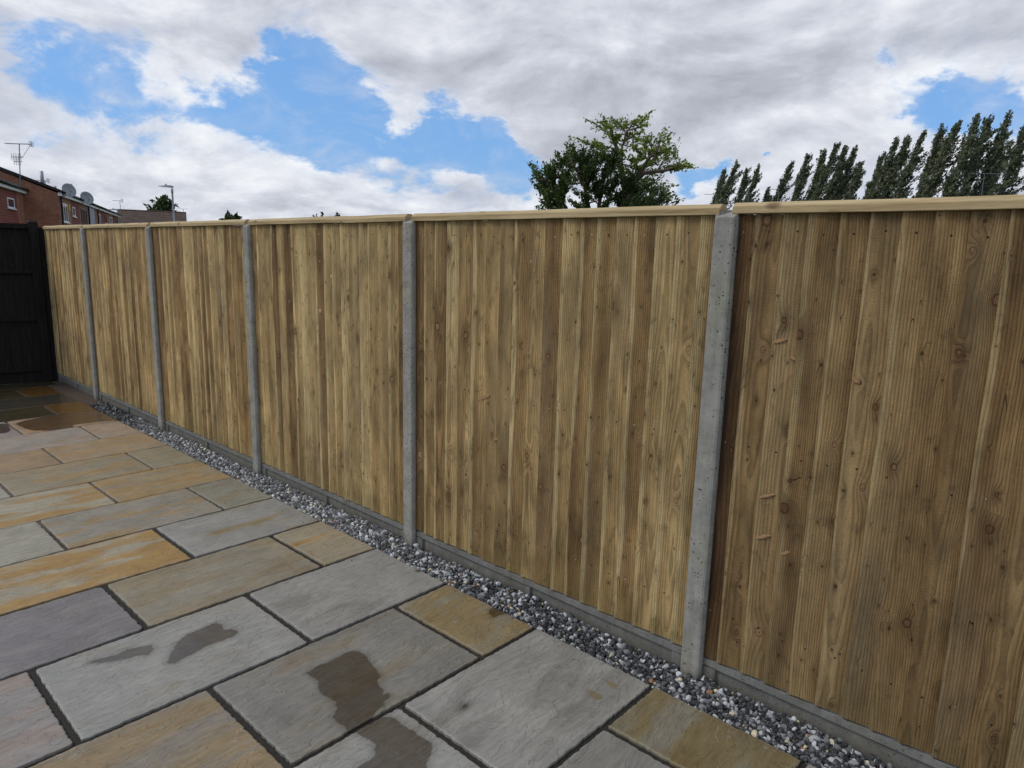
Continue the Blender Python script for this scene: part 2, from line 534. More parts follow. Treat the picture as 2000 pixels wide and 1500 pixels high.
def concrete(name, col, pits=1.0, sc=1.0):
    mt, g, b = new_mat(name)
    p = g.n('ShaderNodeTexCoord').outputs['Object']
    z = g.sep(p)[2]
    inf = g.n('ShaderNodeObjectInfo').outputs['Random']
    p = g.V('ADD', p, g.comb(g.mul(inf, 37.0), g.mul(inf, 19.0), g.mul(inf, 53.0)))
    f = g.noise(p, 14 * sc, 6, .65)
    f2 = g.noise(p, 420, 2, .6)
    k = g.mul(g.lin(f, .28, .72, .72, 1.22), g.lin(f2, .25, .75, .82, 1.18))
    st = g.noise(g.V('MULTIPLY', p, (60, 60, 3.0)), 1, 3)
    k = g.mul(k, g.lin(st, .3, .7, .90, 1.08))
    c = g.scale(g.mix(g.ss(g.noise(p, 5, 3), .45, .7), col, tuple(v * w for v, w in zip(col, (.98, .98, .90)))), k)
    v1 = g.vor(p, 75)
    sel = g.M('GREATER_THAN', g.sep(v1.outputs['Color'])[0], .42)
    rr = g.lin(g.sep(v1.outputs['Color'])[1], 0, 1, .12, .36)
    pit = g.mul(g.mul(g.sub(1.0, g.ss(v1.outputs['Distance'], g.mul(rr, .6), rr)), sel), pits)
    pit = g.mul(pit, g.ss(g.noise(p, 9, 3), .34, .50))
    c = g.scale(c, g.sub(1.0, g.mul(pit, .78)))
    v2 = g.vor(p, 190)
    wsp = g.mul(g.sub(1.0, g.ss(v2.outputs['Distance'], .1, .25)), g.M('GREATER_THAN', g.sep(v2.outputs['Color'])[0], .86))
    c = g.mix(g.mul(wsp, .5), c, (.55, .55, .52))
    spl = g.sub(1.0, g.ss(g.add(z, g.mul(g.sub(g.noise(p, 30, 4, .6), .5), .10)), .0, .07))
    c = g.mix(g.mul(spl, .45), c, (.095, .080, .058))
    g.set(b.inputs['Base Color'], c)
    b.inputs['Roughness'].default_value = .85
    b.inputs['Specular IOR Level'].default_value = .2
    h = g.sub(g.add(g.mul(f2, .25), g.mul(f, .4)), g.mul(pit, 1.2))
    g.set(b.inputs['Normal'], g.bump(h, .003))
    return mt


def stone_material():
    mt, g, b = new_mat('riven_sandstone')
    x, y, _ = g.sep(g.n('ShaderNodeUVMap', uv_map='UVMap').outputs[0])
    base, stain = g.attr('base').outputs['Color'], g.attr('stain').outputs['Color']
    r, amt, r2 = g.sep(g.attr('prm').outputs['Vector'])
    wet, tan, edge = g.attr('wet').outputs['Fac'], g.attr('tan').outputs['Fac'], g.attr('edge').outputs['Fac']
    R1, R2 = g.mul(r, 83.0), g.mul(r2, 61.0)
    # bedding runs along y
    warp = g.mul(g.sub(g.noise(g.comb(g.mul(x, 3.0), g.mul(y, 2.2), R2), 1, 3), .5), .14)
    xw = g.add(x, warp)
    s = g.noise(g.comb(g.mul(xw, 7.5), g.mul(y, 1.9), R1), 1, 5, .58, .4)
    m0 = g.sub(1.0, amt)
    mask = g.ss(s, g.lin(m0, 0, 1, .16, .68), g.lin(m0, 0, 1, .38, .84))
    c = g.mix(mask, base, stain)
    deep = g.ss(g.noise(g.comb(g.mul(xw, 11.0), g.mul(y, 2.6), g.add(R1, 31.0)), 1, 4, .6, .3), .52, .74)
    c = g.mix(g.mul(g.mul(mask, deep), .55), c, g.V('MULTIPLY', stain, (.78, .66, .50)))
    fine = g.noise(g.comb(g.mul(xw, 75.0), g.mul(y, 11.0), R2), 1, 4, .65, .2)
    c = g.scale(c, g.lin(fine, .25, .75, .78, 1.19))
    cl = g.noise(g.comb(g.mul(x, 5.0), g.mul(y, 4.0), g.add(R2, 12.0)), 1, 4, .6)
    c = g.scale(c, g.lin(cl, .28, .72, .86, 1.12))
    grain = g.noise(g.comb(g.mul(x, 380.0), g.mul(y, 300.0), R1), 1, 2, .6)
    c = g.scale(c, g.lin(grain, .25, .75, .90, 1.10))
    # riven ledges
    q = g.add(g.noise(g.comb(g.mul(xw, 8.0), g.mul(y, 3.2), g.add(R1, 3.0)), 1, 6, .62, .5), g.mul(g.noise(g.comb(g.mul(x, 40.0), g.mul(y, 24.0), R2), 1, 3), .08))
    st = g.mul(q, 9.0)
    fr = g.M('FRACT', st)
    ledge = g.add(g.M('FLOOR', st), g.ss(fr, .82, 1.0))
    crest = g.mul(g.ss(fr, .78, .90), g.sub(1.0, g.ss(fr, .92, 1.0)))
    broken = g.ss(g.noise(g.comb(g.mul(x, 13.0), g.mul(y, 9.0), g.add(R2, 40.0)), 1, 3), .50, .66)
    crest = g.mul(crest, broken)
    c = g.mix(g.mul(crest, .42), c, (.50, .485, .44))
    low = g.mul(g.mul(g.ss(fr, .0, .05), g.sub(1.0, g.ss(fr, .05, .14))), broken)
    c = g.scale(c, g.sub(1.0, g.mul(low, .34)))
    # pale worn arris
    ew = g.sub(1.0, g.ss(g.add(edge, g.mul(g.sub(g.noise(g.comb(g.mul(x, 30.0), g.mul(y, 30.0), R1), 1, 3), .5), .03)), .0, .018))
    c = g.mix(g.mul(ew, .18), c, (.40, .40, .38))
    spk = g.vor(g.comb(g.mul(x, 55.0), g.mul(y, 45.0), R2), 1.0)
    spm = g.mul(g.sub(1.0, g.ss(spk.outputs['Distance'], .05, .09)), g.M('GREATER_THAN', g.sep(spk.outputs['Color'])[0], .93))
    c = g.scale(c, g.sub(1.0, g.mul(spm, .7)))
    jig = g.mul(g.sub(g.noise(g.comb(g.mul(x, 45.0), g.mul(y, 26.0), R2), 1, 4, .6), .5), .030)
    tm = g.ss(g.add(tan, jig), -.004, .004)
    c = g.mix(g.mul(tm, .75), c, (.22, .17, .085))
    c = g.V('MULTIPLY', c, (.83, .80, .735))
    w = g.ss(g.add(wet, jig), -.006, .004)
    wc = g.mul(g.V('MULTIPLY', c, (.43, .40, .365)), 1.0) if False else g.V('MULTIPLY', c, (.34, .305, .27))
    fr_ = g.mul(g.ss(g.add(wet, g.mul(jig, 1.6)), -.035, .0), .22)
    wc = g.V('MULTIPLY', c, (.36, .325, .29))
    c = g.mix(w, g.scale(c, g.sub(1.0, fr_)), wc)
    g.set(b.inputs['Base Color'], c)
    g.set(b.inputs['Roughness'], g.lin(w, 0, 1, .62, .16))
    g.set(b.inputs['Specular IOR Level'], g.lin(w, 0, 1, .30, .40))
    h = g.add(g.mul(ledge, .55), g.add(g.mul(fine, .9), g.mul(grain, .22)))
    g.set(b.inputs['Normal'], g.bump(h, .0031, g.lin(w, 0, 1, 1.0, .5)))
    return mt


def joint_material():
    mt, g, b = new_mat('joint_mortar')
    p = g.n('ShaderNodeTexCoord').outputs['Object']
    x, y, z = g.sep(p)
    f = g.noise(p, 60, 5, .7)
    f2 = g.noise(p, 3, 3, .6)
    dark = g.ramp(f, [(.3, (.010, .008, .006)), (.7, (.032, .027, .020))])
    pale = g.ramp(f, [(.3, (.09, .07, .058)), (.7, (.17, .135, .115))])
    k = g.mul(g.sub(1.0, g.ss(g.add(x, g.mul(g.sub(f2, .5), 3.0)), -4.4, -2.6)), .85)
    c = g.mix(k, dark, pale)
    wetz = g.sub(1.0, g.ss(x, -7.0, -6.2))
    c = g.scale(c, g.sub(1.0, g.mul(wetz, .35)))
    g.set(b.inputs['Base Color'], c)
    b.inputs['Roughness'].default_value = .85
    g.set(b.inputs['Normal'], g.bump(f, .006))
    return mt


def gravel_material():
    mt, g, b = new_mat('gravel_stone')
    c = g.attr('col').outputs['Color']
    p = g.n('ShaderNodeTexCoord').outputs['Object']
    f = g.noise(p, 260, 3, .6)
    vein = g.ss(g.noise(p, 120, 3, .6, 1.0), .56, .66)
    c = g.scale(c, g.lin(f, .25, .75, .70, 1.25))
    c = g.mix(g.mul(vein, .35), c, (.42, .43, .45))
    g.set(b.inputs['Base Color'], c)
    b.inputs['Roughness'].default_value = .62
    b.inputs['Specular IOR Level'].default_value = .3
    g.set(b.inputs['Normal'], g.bump(f, .0015))
    return mt


def dark_timber():
    mt, g, b = new_mat('black_stained_timber')
    p = g.n('ShaderNodeTexCoord').outputs['Object']
    f = g.noise(g.V('MULTIPLY', p, (70, 70, 3.0)), 1, 4, .6)
    c = g.ramp(f, [(.3, (.007, .0062, .0058)), (.7, (.026, .022, .020))])
    g.set(b.inputs['Base Color'], c)
    b.inputs['Roughness'].default_value = .8
    b.inputs['Specular IOR Level'].default_value = .15
    g.set(b.inputs['Normal'], g.bump(f, .003))
    return mt


def brick_material(name, c1, c2, mortar, bw=.225, bh=.075, mort=.012, sc=1.0):
    mt, g, b = new_mat(name)
    x, y, z = g.sep(g.n('ShaderNodeTexCoord').outputs['Object'])
    nx = g.M('ABSOLUTE', g.sep(g.n('ShaderNodeNewGeometry').outputs['Normal'])[2])
    h = g.add(x, y)
    zz = g.add(z, g.mul(y, 0.0))
    bt = g.n('ShaderNodeTexBrick')
    g.set(bt.inputs['Vector'], g.comb(h, zz))
    g.set(bt.inputs['Color1'], c1)
    g.set(bt.inputs['Color2'], c2)
    g.set(bt.inputs['Mortar'], mortar)
    bt.inputs['Scale'].default_value = 1.0
    bt.inputs['Brick Width'].default_value = bw
    bt.inputs['Row Height'].default_value = bh
    bt.inputs['Mortar Size'].default_value = mort
    bt.inputs['Mortar Smooth'].default_value = .2
    f = g.noise(g.comb(h, zz), 1.2, 5, .65)
    f2 = g.noise(g.comb(g.mul(h, 6.0), g.mul(zz, 14.0)), 1, 2)
    c = g.scale(bt.outputs['Color'], g.mul(g.lin(f, .3, .7, .72, 1.2), g.lin(f2, .3, .7, .8, 1.2)))
    g.set(b.inputs['Base Color'], c)
    b.inputs['Roughness'].default_value = .85
    g.set(b.inputs['Normal'], g.bump(bt.outputs['Fac'], .01, .5))
    return mt


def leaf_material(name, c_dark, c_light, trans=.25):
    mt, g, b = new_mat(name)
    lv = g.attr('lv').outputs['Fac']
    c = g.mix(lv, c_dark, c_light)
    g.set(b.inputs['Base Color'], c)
    b.inputs['Roughness'].default_value = .6
    b.inputs['Specular IOR Level'].default_value = .25
    tr = g.n('ShaderNodeBsdfTranslucent')
    g.set(tr.inputs[0], g.V('MULTIPLY', c, (1.1, 1.25, .6)))
    mx = g.n('ShaderNodeMixShader')
    mx.inputs[0].default_value = trans
    o = [n for n in mt.node_tree.nodes if n.type == 'OUTPUT_MATERIAL'][0]
    mt.node_tree.links.new(b.outputs[0], mx.inputs[1])
    mt.node_tree.links.new(tr.outputs[0], mx.inputs[2])
    mt.node_tree.links.new(mx.outputs[0], o.inputs[0])
    return mt


TIMBER, CAPT = wood_material(), rail_timber()
POSTC = concrete('post_concrete', (.295, .284, .254), 1.0)
GBC = concrete('gravel_board_concrete', (.185, .181, .165), .5)
STONE, JOINT, GRAV, BLACKT = stone_material(), joint_material(), gravel_material(), dark_timber()
BRICK = brick_material('red_brick', (.28, .090, .042), (.36, .125, .060), (.24, .17, .12))
HUNG = brick_material('red_hung_tile', (.23, .050, .030), (.28, .065, .038), (.05, .016, .012), .17, .16, .018)
ROOFT = brick_material('brown_roof_tile', (.095, .058, .040), (.135, .082, .056), (.03, .022, .017), .33, .22, .035)
ROOFD = simple('dark_roof_tile', (.035, .030, .030), .8)
WHITE = simple('white_plastic', (.74, .75, .76), .4)
BLACKP = simple('black_plastic', (.012, .012, .013), .45)
GREYP = simple('grey_panel', (.30, .30, .36), .6)
DISH = simple('grey_dish', (.27, .28, .29), .55)
GALV = simple('galvanised_steel', (.30, .32, .34), .5, metal=.3)
ALU = simple('aerial_aluminium', (.20, .21, .23), .5, metal=.3)
YEL = simple('yellow_box', (.65, .36, .04), .5)
BARK = simple('bark', (.085, .065, .045), .9, .3, 6)
BARKD = simple('grey_bark', (.10, .09, .08), .9, .3, 6)
GRASS = simple('rough_grass', (.055, .085, .025), .9, .35, 1.5)
mt, g, b = new_mat('window_glass')
b.inputs['Base Color'].default_value = (.03, .035, .045, 1)
b.inputs['Roughness'].default_value = .06
b.inputs['Specular IOR Level'].default_value = .6
GLASS = mt

# ------------------------------------------------------------------ ground
mb = MB()
n = 24
S = 2500.0
me = bpy.data.meshes.new('ground')
me.from_pydata([(-S, -S, -.14), (S, -S, -.14), (S, S, -.14), (-S, S, -.14)], [], [(0, 1, 2, 3)])
tag(link('ground', me, GRASS), kind='structure')

# ------------------------------------------------------------------ patio
LINES = {-4: 3.00, -3: 2.385, -2: 1.775, -1: 1.16, 0: .548, 1: -.072, 2: -.715, 3: -1.345, 4: -1.975, 5: -2.575, 6: -3.18, 7: -3.795, 8: -4.405, 9: -5.03, 10: -5.63,
         11: -6.25, 12: -6.91, 13: -7.49, 14: -8.10, 15: -8.73, 16: -9.10}
GREY, LGREY, MGREY, PURP, PINK = (.265, .262, .252), (.335, .333, .322), (.235, .228, .215), (.225, .212, .222), (.31, .278, .262)
TANC, ORNG, OLIV, PALE, PEACH, GREEN = (.285, .228, .128), (.41, .265, .105), (.270, .245, .165), (.38, .365, .31), (.345, .25, .165), (.19, .19, .13)
SLABS = {  # (row, column): base, stain, amount of stain
    (0, 0): ((.24, .225, .18), (.225, .18, .095), .62), (0, 1): (GREY, MGREY, .3),
    (1, 0): (LGREY, GREY, .45), (1, 1): (LGREY, (.25, .235, .205), .35),
    (2, 0): ((.27, .25, .20), (.29, .225, .12), .62), (2, 1): ((.245, .238, .222), (.245, .215, .17), .35), (2, 2): ((.27, .24, .20), (.31, .235, .14), .62),
    (3, 0): (LGREY, (.28, .275, .26), .35), (3, 1): (LGREY, (.34, .325, .29), .35), (3, 2): ((.30, .28, .275), (.33, .275, .245), .5),
    (4, 0): ((.37, .325, .24), ORNG, .38), (4, 1): ((.30, .275, .225), (.30, .25, .17), .5), (4, 2): (PURP, (.26, .245, .245), .4),
    (5, 0): (LGREY, (.32, .265, .165), .33), (5, 1): ((.40, .365, .29), ORNG, .62), (5, 2): (LGREY, TANC, .3),
    (6, 0): ((.30, .29, .24), (.31, .265, .175), .35), (6, 1): ((.32, .30, .26), (.37, .27, .145), .42), (6, 2): (PALE, (.32, .265, .165), .33),
    (7, 0): ((.34, .285, .195), (.40, .28, .135), .55), (7, 1): ((.41, .375, .29), ORNG, .48),
    (8, 0): ((.32, .29, .21), (.34, .27, .16), .5), (8, 1): ((.32, .285, .21), (.37, .275, .15), .52), (8, 2): (PALE, LGREY, .4),
    (9, 0): ((.36, .30, .215), (.41, .285, .155), .55), (9, 1): (PEACH, (.39, .28, .165), .5),
    (10, 0): ((.39, .32, .25), (.44, .27, .16), .42), (10, 1): ((.36, .325, .29), (.39, .315, .25), .4),
    (11, 0): ((.36, .27, .19), (.40, .255, .14), .5), (11, 1): (PINK, (.33, .27, .26), .5),
    (12, 0): ((.38, .25, .11), (.42, .25, .09), .6), (12, 1): ((.17, .18, .13), (.20, .18, .10), .4),
    (13, 0): ((.17, .18, .17), (.22, .19, .13), .3), (13, 1): ((.17, .18, .15), (.2, .19, .12), .4),
    (14, 0): ((.36, .24, .10), (.38, .23, .08), .6), (14, 1): ((.17, .17, .10), (.21, .18, .09), .5),
    (15, 0): ((.15, .155, .11), (.19, .17, .09), .4)}
PALETTE = [GREY, LGREY, MGREY, PURP, PINK, TANC, OLIV, PALE, PEACH]
WET = {(2, 1): [[(-1.146, -1.118), (-1.164, -1.065), (-1.151, -1.005), (-1.162, -0.92), (-1.148, -0.883), (-1.121, -0.871), (-1.063, -0.876), (-0.978, -0.898), (-0.909, -0.919), (-0.899, -0.946), (-0.834, -0.966), (-0.809, -0.988), (-0.799, -0.96), (-0.775, -0.971), (-0.771, -1.007), (-0.754, -1.023), (-0.739, -1.073), (-0.70, -1.119), (-0.70, -1.206), (-0.761, -1.198), (-0.804, -1.206), (-0.832, -1.197), (-0.862, -1.163), (-0.905, -1.14), (-0.95, -1.146), (-1.007, -1.15), (-1.04, -1.136), (-1.066, -1.114)]],
       (3, 1): [[(-1.859, -1.727), (-1.855, -1.665), (-1.843, -1.616), (-1.852, -1.58), (-1.845, -1.538), (-1.813, -1.488), (-1.777, -1.49), (-1.743, -1.53), (-1.764, -1.545), (-1.775, -1.585), (-1.794, -1.632), (-1.826, -1.696)],
                [(-1.672, -1.467), (-1.724, -1.429), (-1.763, -1.39), (-1.79, -1.337), (-1.79, -1.287), (-1.802, -1.231), (-1.8, -1.206), (-1.767, -1.196), (-1.723, -1.203), (-1.702, -1.181), (-1.655, -1.168), (-1.627, -1.197), (-1.635, -1.269), (-1.639, -1.328), (-1.62, -1.385), (-1.61, -1.441), (-1.605, -1.479), (-1.632, -1.491)]],
       (1, 1): [[(-0.74, -1.183), (-0.697, -1.063), (-0.663, -1.04), (-0.614, -1.042), (-0.454, -1.03), (-0.432, -1.055), (-0.342, -1.171), (-0.40, -1.32), (-0.545, -1.31), (-0.552, -1.21), (-0.592, -1.175), (-0.63, -1.176), (-0.70, -1.193)]],
       (2, 0): [[(-0.987, -0.204), (-0.985, -0.13), (-0.89, -0.13), (-0.912, -0.203), (-0.914, -0.239), (-0.952, -0.234)]],
       (3, 0): [[(-1.57, -0.197), (-1.588, -0.14), (-1.555, -0.12), (-1.544, -0.182)]],
       (1, 0): [[(-0.533, -0.832), (-0.537, -0.795), (-0.523, -0.787), (-0.514, -0.807), (-0.524, -0.829)]],
       (11, 0): [[(-6.746, -0.927), (-6.837, -0.84), (-6.92, -0.598), (-6.92, -0.12), (-6.27, -0.12), (-6.30, -0.233), (-6.34, -0.397), (-6.36, -0.544), (-6.25, -0.566), (-6.25, -0.758), (-6.346, -0.868), (-6.453, -0.901)]],
       (11, 1): [[(-6.85, -1.032), (-6.789, -0.976), (-6.506, -1.019), (-6.401, -1.073), (-6.436, -1.15), (-6.6, -1.2)]]}
TANSPOT = {(1, 0): [[(-0.264, -0.374), (-0.235, -0.371), (-0.178, -0.365), (-0.168, -0.398), (-0.199, -0.41), (-0.232, -0.393)],
                    [(-0.252, -0.27), (-0.211, -0.27), (-0.176, -0.261), (-0.171, -0.308), (-0.184, -0.308), (-0.212, -0.283)]]}


def sdf_poly(P, poly):
    """positive inside"""
    a = np.array(poly)
    b = np.roll(a, -1, 0)
    d = np.full(len(P), 1e9)
    inside = np.zeros(len(P), bool)
    for (x0, y0), (x1, y1) in zip(a, b):
        e = np.array([x1 - x0, y1 - y0])
        w = P - np.array([x0, y0])
        t = np.clip((w @ e) / (e @ e + 1e-12), 0, 1)
        d = np.minimum(d, np.hypot(*(w - t[:, None] * e).T))
        c = ((y0 > P[:, 1]) != (y1 > P[:, 1])) & (P[:, 0] < (x1 - x0) * (P[:, 1] - y0) / (y1 - y0 + 1e-12) + x0)
        inside ^= c
    return np.where(inside, d, -d)


rng = np.random.default_rng(7)


def fnoise(t, seed, freqs=((3, 1), (7, .6), (17, .4), (41, .25))):
    rr = np.random.default_rng(seed)
    o = np.zeros_like(t)
    for f, a in freqs:
        o += a * np.sin(t * f * 2.1 + rr.uniform(0, 6.28))
    return o


patio = empty('patio', (0, 0, 0))
tag(patio, kind='structure')
bed = MB()
bed.quadbox((-9.3, -6.0, -.13), (4.0, -.160, -.013))
bed.quadbox((-9.3, -.1599, -.13), (4.0, .031, -.045))
bed.build('joint_bed', JOINT, patio)


def make_slab(row, col, x0, x1, y0, y1):
    """x0<x1, y0<y1: nominal edges at the joint centres"""
    near = max(0.0, 1 - math.hypot((x0 + x1) / 2 - 1.2, (y0 + y1) / 2 + 2.5) / 9)
    step = .012 if near > .55 else .02 if near > .2 else .035
    seed = (row + 9) * 31 + col * 7
    rr = np.random.default_rng(seed)
    jx = .0065 if row > 5 else .0105
    jy = .0085 if row > 5 else .0120
    if row >= 8: jx = .0045
    x0, x1, y0 = x0 + jx, x1 - jx, y0 + jy
    y1 = y1 - (jy if col > 0 else 0)
    nx, ny = max(6, int((x1 - x0) / step)), max(6, int((y1 - y0) / step))
    # denser lines near the edges for the worn arris
    def axis(a, b, n):
        t = np.linspace(a, b, n + 1)
        return np.unique(np.concatenate([[a, a + .004, a + .009], t[1:-1][(t[1:-1] > a + .014) & (t[1:-1] < b - .014)], [b - .009, b - .004, b]]))
    X, Y = axis(x0, x1, nx), axis(y0, y1, ny)
    gx, gy = np.meshgrid(X, Y, indexing='ij')
    P = np.stack([gx.ravel(), gy.ravel()], 1)
    ex = np.minimum(P[:, 0] - x0, x1 - P[:, 0])
    ey = np.minimum(P[:, 1] - y0, y1 - P[:, 1])
    ed = np.minimum(ex, ey)
    # rounded corners and ragged edge: pull points near the edge inwards
    cr = rr.uniform(.005, .018)
    cx, cy = np.maximum(cr - ex, 0), np.maximum(cr - ey, 0)
    k = np.hypot(cx, cy)
    f = np.where((cx > 0) & (cy > 0) & (k > 0), np.maximum(cx, cy) / np.maximum(k, 1e-9), 1.0)
    sgx = np.where(P[:, 0] - x0 < x1 - P[:, 0], 1, -1)
    sgy = np.where(P[:, 1] - y0 < y1 - P[:, 1], 1, -1)
    P[:, 0] += sgx * cx * (1 - f)
    P[:, 1] += sgy * cy * (1 - f)
    fall_x, fall_y = np.clip(1 - ex / .02, 0, 1), np.clip(1 - ey / .02, 0, 1)
    rag = .0034
    P[:, 0] += sgx * fall_x * np.abs(fnoise(P[:, 1] * 9 + sgx * 3, seed)) * rag * .8
    P[:, 1] += sgy * fall_y * np.abs(fnoise(P[:, 0] * 9 + sgy * 3, seed + 1)) * rag * (1.0 if col or True else 0)
    z = fnoise(P[:, 0] * 5 + P[:, 1] * 1.2, seed + 2) * .0007 + fnoise(P[:, 1] * 2.3, seed + 3) * .0006
    z = z + rr.normal(0, .0008)
    z = np.where(ed < .006, z - (1 - ed / .006) ** 2 * .003, z)
    nX, nY = len(X), len(Y)
    V = np.column_stack([P, z])
    idx = np.arange(nX * nY).reshape(nX, nY)
    F = np.stack([idx[:-1, :-1], idx[1:, :-1], idx[1:, 1:], idx[:-1, 1:]], -1).reshape(-1, 4)
    ring = np.concatenate([idx[:, 0], idx[-1, 1:], idx[-2::-1, -1], idx[0, -2:0:-1]])
    sk = V[ring].copy()
    sk[:, 2] = -.030
    nb, nr = len(V), len(ring)
    V = np.concatenate([V, V[ring], sk])
    j = np.arange(nr)
    j2 = (j + 1) % nr
    F = np.concatenate([F, np.stack([nb + j, nb + nr + j, nb + nr + j2, nb + j2], -1)])
    XY = V[:, :2]
    if (row, col) in SLABS:
        base, stain, amt = SLABS[(row, col)]
    else:
        base, stain = PALETTE[rr.integers(9)], PALETTE[rr.integers(9)]
        amt = rr.uniform(.3, .55)
    wet = np.full(len(V), -1.0)
    for pl in WET.get((row, col), []):
        wet = np.maximum(wet, sdf_poly(XY, pl))
    if row >= 12:
        wet[:] = .2
        if row == 12 and col == 0:
            wet[:] = .05
    tan = np.full(len(V), -1.0)
    for pl in TANSPOT.get((row, col), []):
        tan = np.maximum(tan, sdf_poly(XY, pl))
    edv = np.concatenate([ed, np.zeros(2 * nr)])
    one = np.ones((len(V), 1))
    c = np.array([(x0 + x1) / 2, (y0 + y1) / 2, 0])
    uv = XY - c[:2]
    me = np_mesh('paving_slab', V - c, F, dict(base=one * np.array(base), stain=one * np.array(stain), prm=one * np.array([rr.random(), amt, rr.random()]), wet=wet, tan=tan, edge=edv), uv, True)
    o = link('paving_slab', me, STONE, patio)
    o.location = c
    return o


for row in range(-3, 16):
    xa, xb = LINES[row + 1], LINES[row]
    first = .515 if row % 2 == 0 else .975
    if row == 15:
        cols = [(-1.9, -.06), (-3.2, -1.9)]
    else:
        g0 = -.163
        if row >= 13: g0 = -.175
        ys = [g0, -first, -first - .93, -first - 1.86, -first - 2.79]
        cols = [(ys[i + 1], ys[i]) for i in range(4)]
    lim = -3.3 if row < 5 else -2.4
    for ci, (ya, yb) in enumerate(cols):
        if yb < lim:
            continue
        make_slab(row, ci, xa, xb, ya, yb)

# mortar fillet where the gravel stops
mb = MB()
mb.quadbox((-9.0, -.175, -.02), (-7.25, .020, -.004))
mb.build('mortar_fillet', simple('brown_mortar', (.085, .058, .045), .8, .3, 25, bump=.006), patio)

# ------------------------------------------------------------------ fence
P = 1.88
fence = empty('garden_fence', (0, 0, 0))
tag(fence, 'new treated timber closeboard fence with grey concrete posts and gravel boards along the patio', 'fence')


def post(x, zt=1.905):
    pf = [(-.036, 0), (.036, 0), (.041, .004), (.047, .016), (.047, .030), (.021, .031), (.021, .074), (.047, .075), (.047, .108), (-.047, .108), (-.047, .075), (-.021, .074), (-.021, .031), (-.047, .030), (-.047, .016), (-.041, .004)]
    mb = MB()
    zs = [-.12] + list(np.linspace(0, 1.86, 12)) + [zt]
    n = len(pf)
    for z in zs:
        for a, b_ in pf:
            top = z == zs[-1]
            mb.v.append((a * (.95 if top else 1), b_, z - (.012 if top and b_ < .01 else 0) + (.020 * min(b_ / .05, 1) if top else 0)))
    for i in range(len(zs) - 1):
        for j in range(n):
            k = (j + 1) % n
            mb.f.append((i * n + j, i * n + k, (i + 1) * n + k, (i + 1) * n + j))
    mb.f.append(tuple((len(zs) - 1) * n + j for j in range(n)))
    mb.f.append(tuple(reversed(range(n))))
    o = mb.build('concrete_post', POSTC, fence, bevel=.0025)
    o.location = (x, 0, 0)
    return o


def gravel_board(xa, xb):
    """xa<xb, panel bay between post centres"""
    L = xb - xa - .05
    h0, h1 = -.12, .093
    yf, yr, yb = .032, .046, .070
    rim = .030
    mid = L / 2
    mb = MB()
    mb.quadbox((0, yr, h0), (L, yb, h1))
    f = MB()
    segs = [(.0, .075), (mid - .014, mid + .014), (L - .075, L)]
    # face frame with bevelled inner edges, standing proud of the recessed panel
    def bar(x0, x1, z0, z1, bx0, bx1, bz0):
        mb.hexa([(x0, yf, z0), (x1, yf, z0), (x1 + bx1, yr - .0005, z0 - bz0), (x0 - bx0, yr - .0005, z0 - bz0), (x0, yf, z1), (x1, yf, z1), (x1 + bx1, yr - .0005, z1), (x0 - bx0, yr - .0005, z1)])
    bar(0, L, h1 - rim, h1 - .003, 0, 0, .006)
    for i, (a, c) in enumerate(segs):
        bar(a, c, h0 + .01, h1 - rim - .0062, .006 if i else 0, .006 if i < 2 else 0, 0)
    o = mb.build('gravel_board', GBC, fence)
    o.location = (xa + .025, 0, 0)
    return o


TINTS = [(1.10, .95, .80), (1.0, .92, .80), (.80, .69, .54), (1.20, 1.09, .86), (1.36, 1.26, 1.0), (1.44, 1.32, 1.04), (1.48, 1.34, 1.06), (1.48, 1.34, 1.06)]  # wood tone per bay; brighter light on the far bays is tinted in too


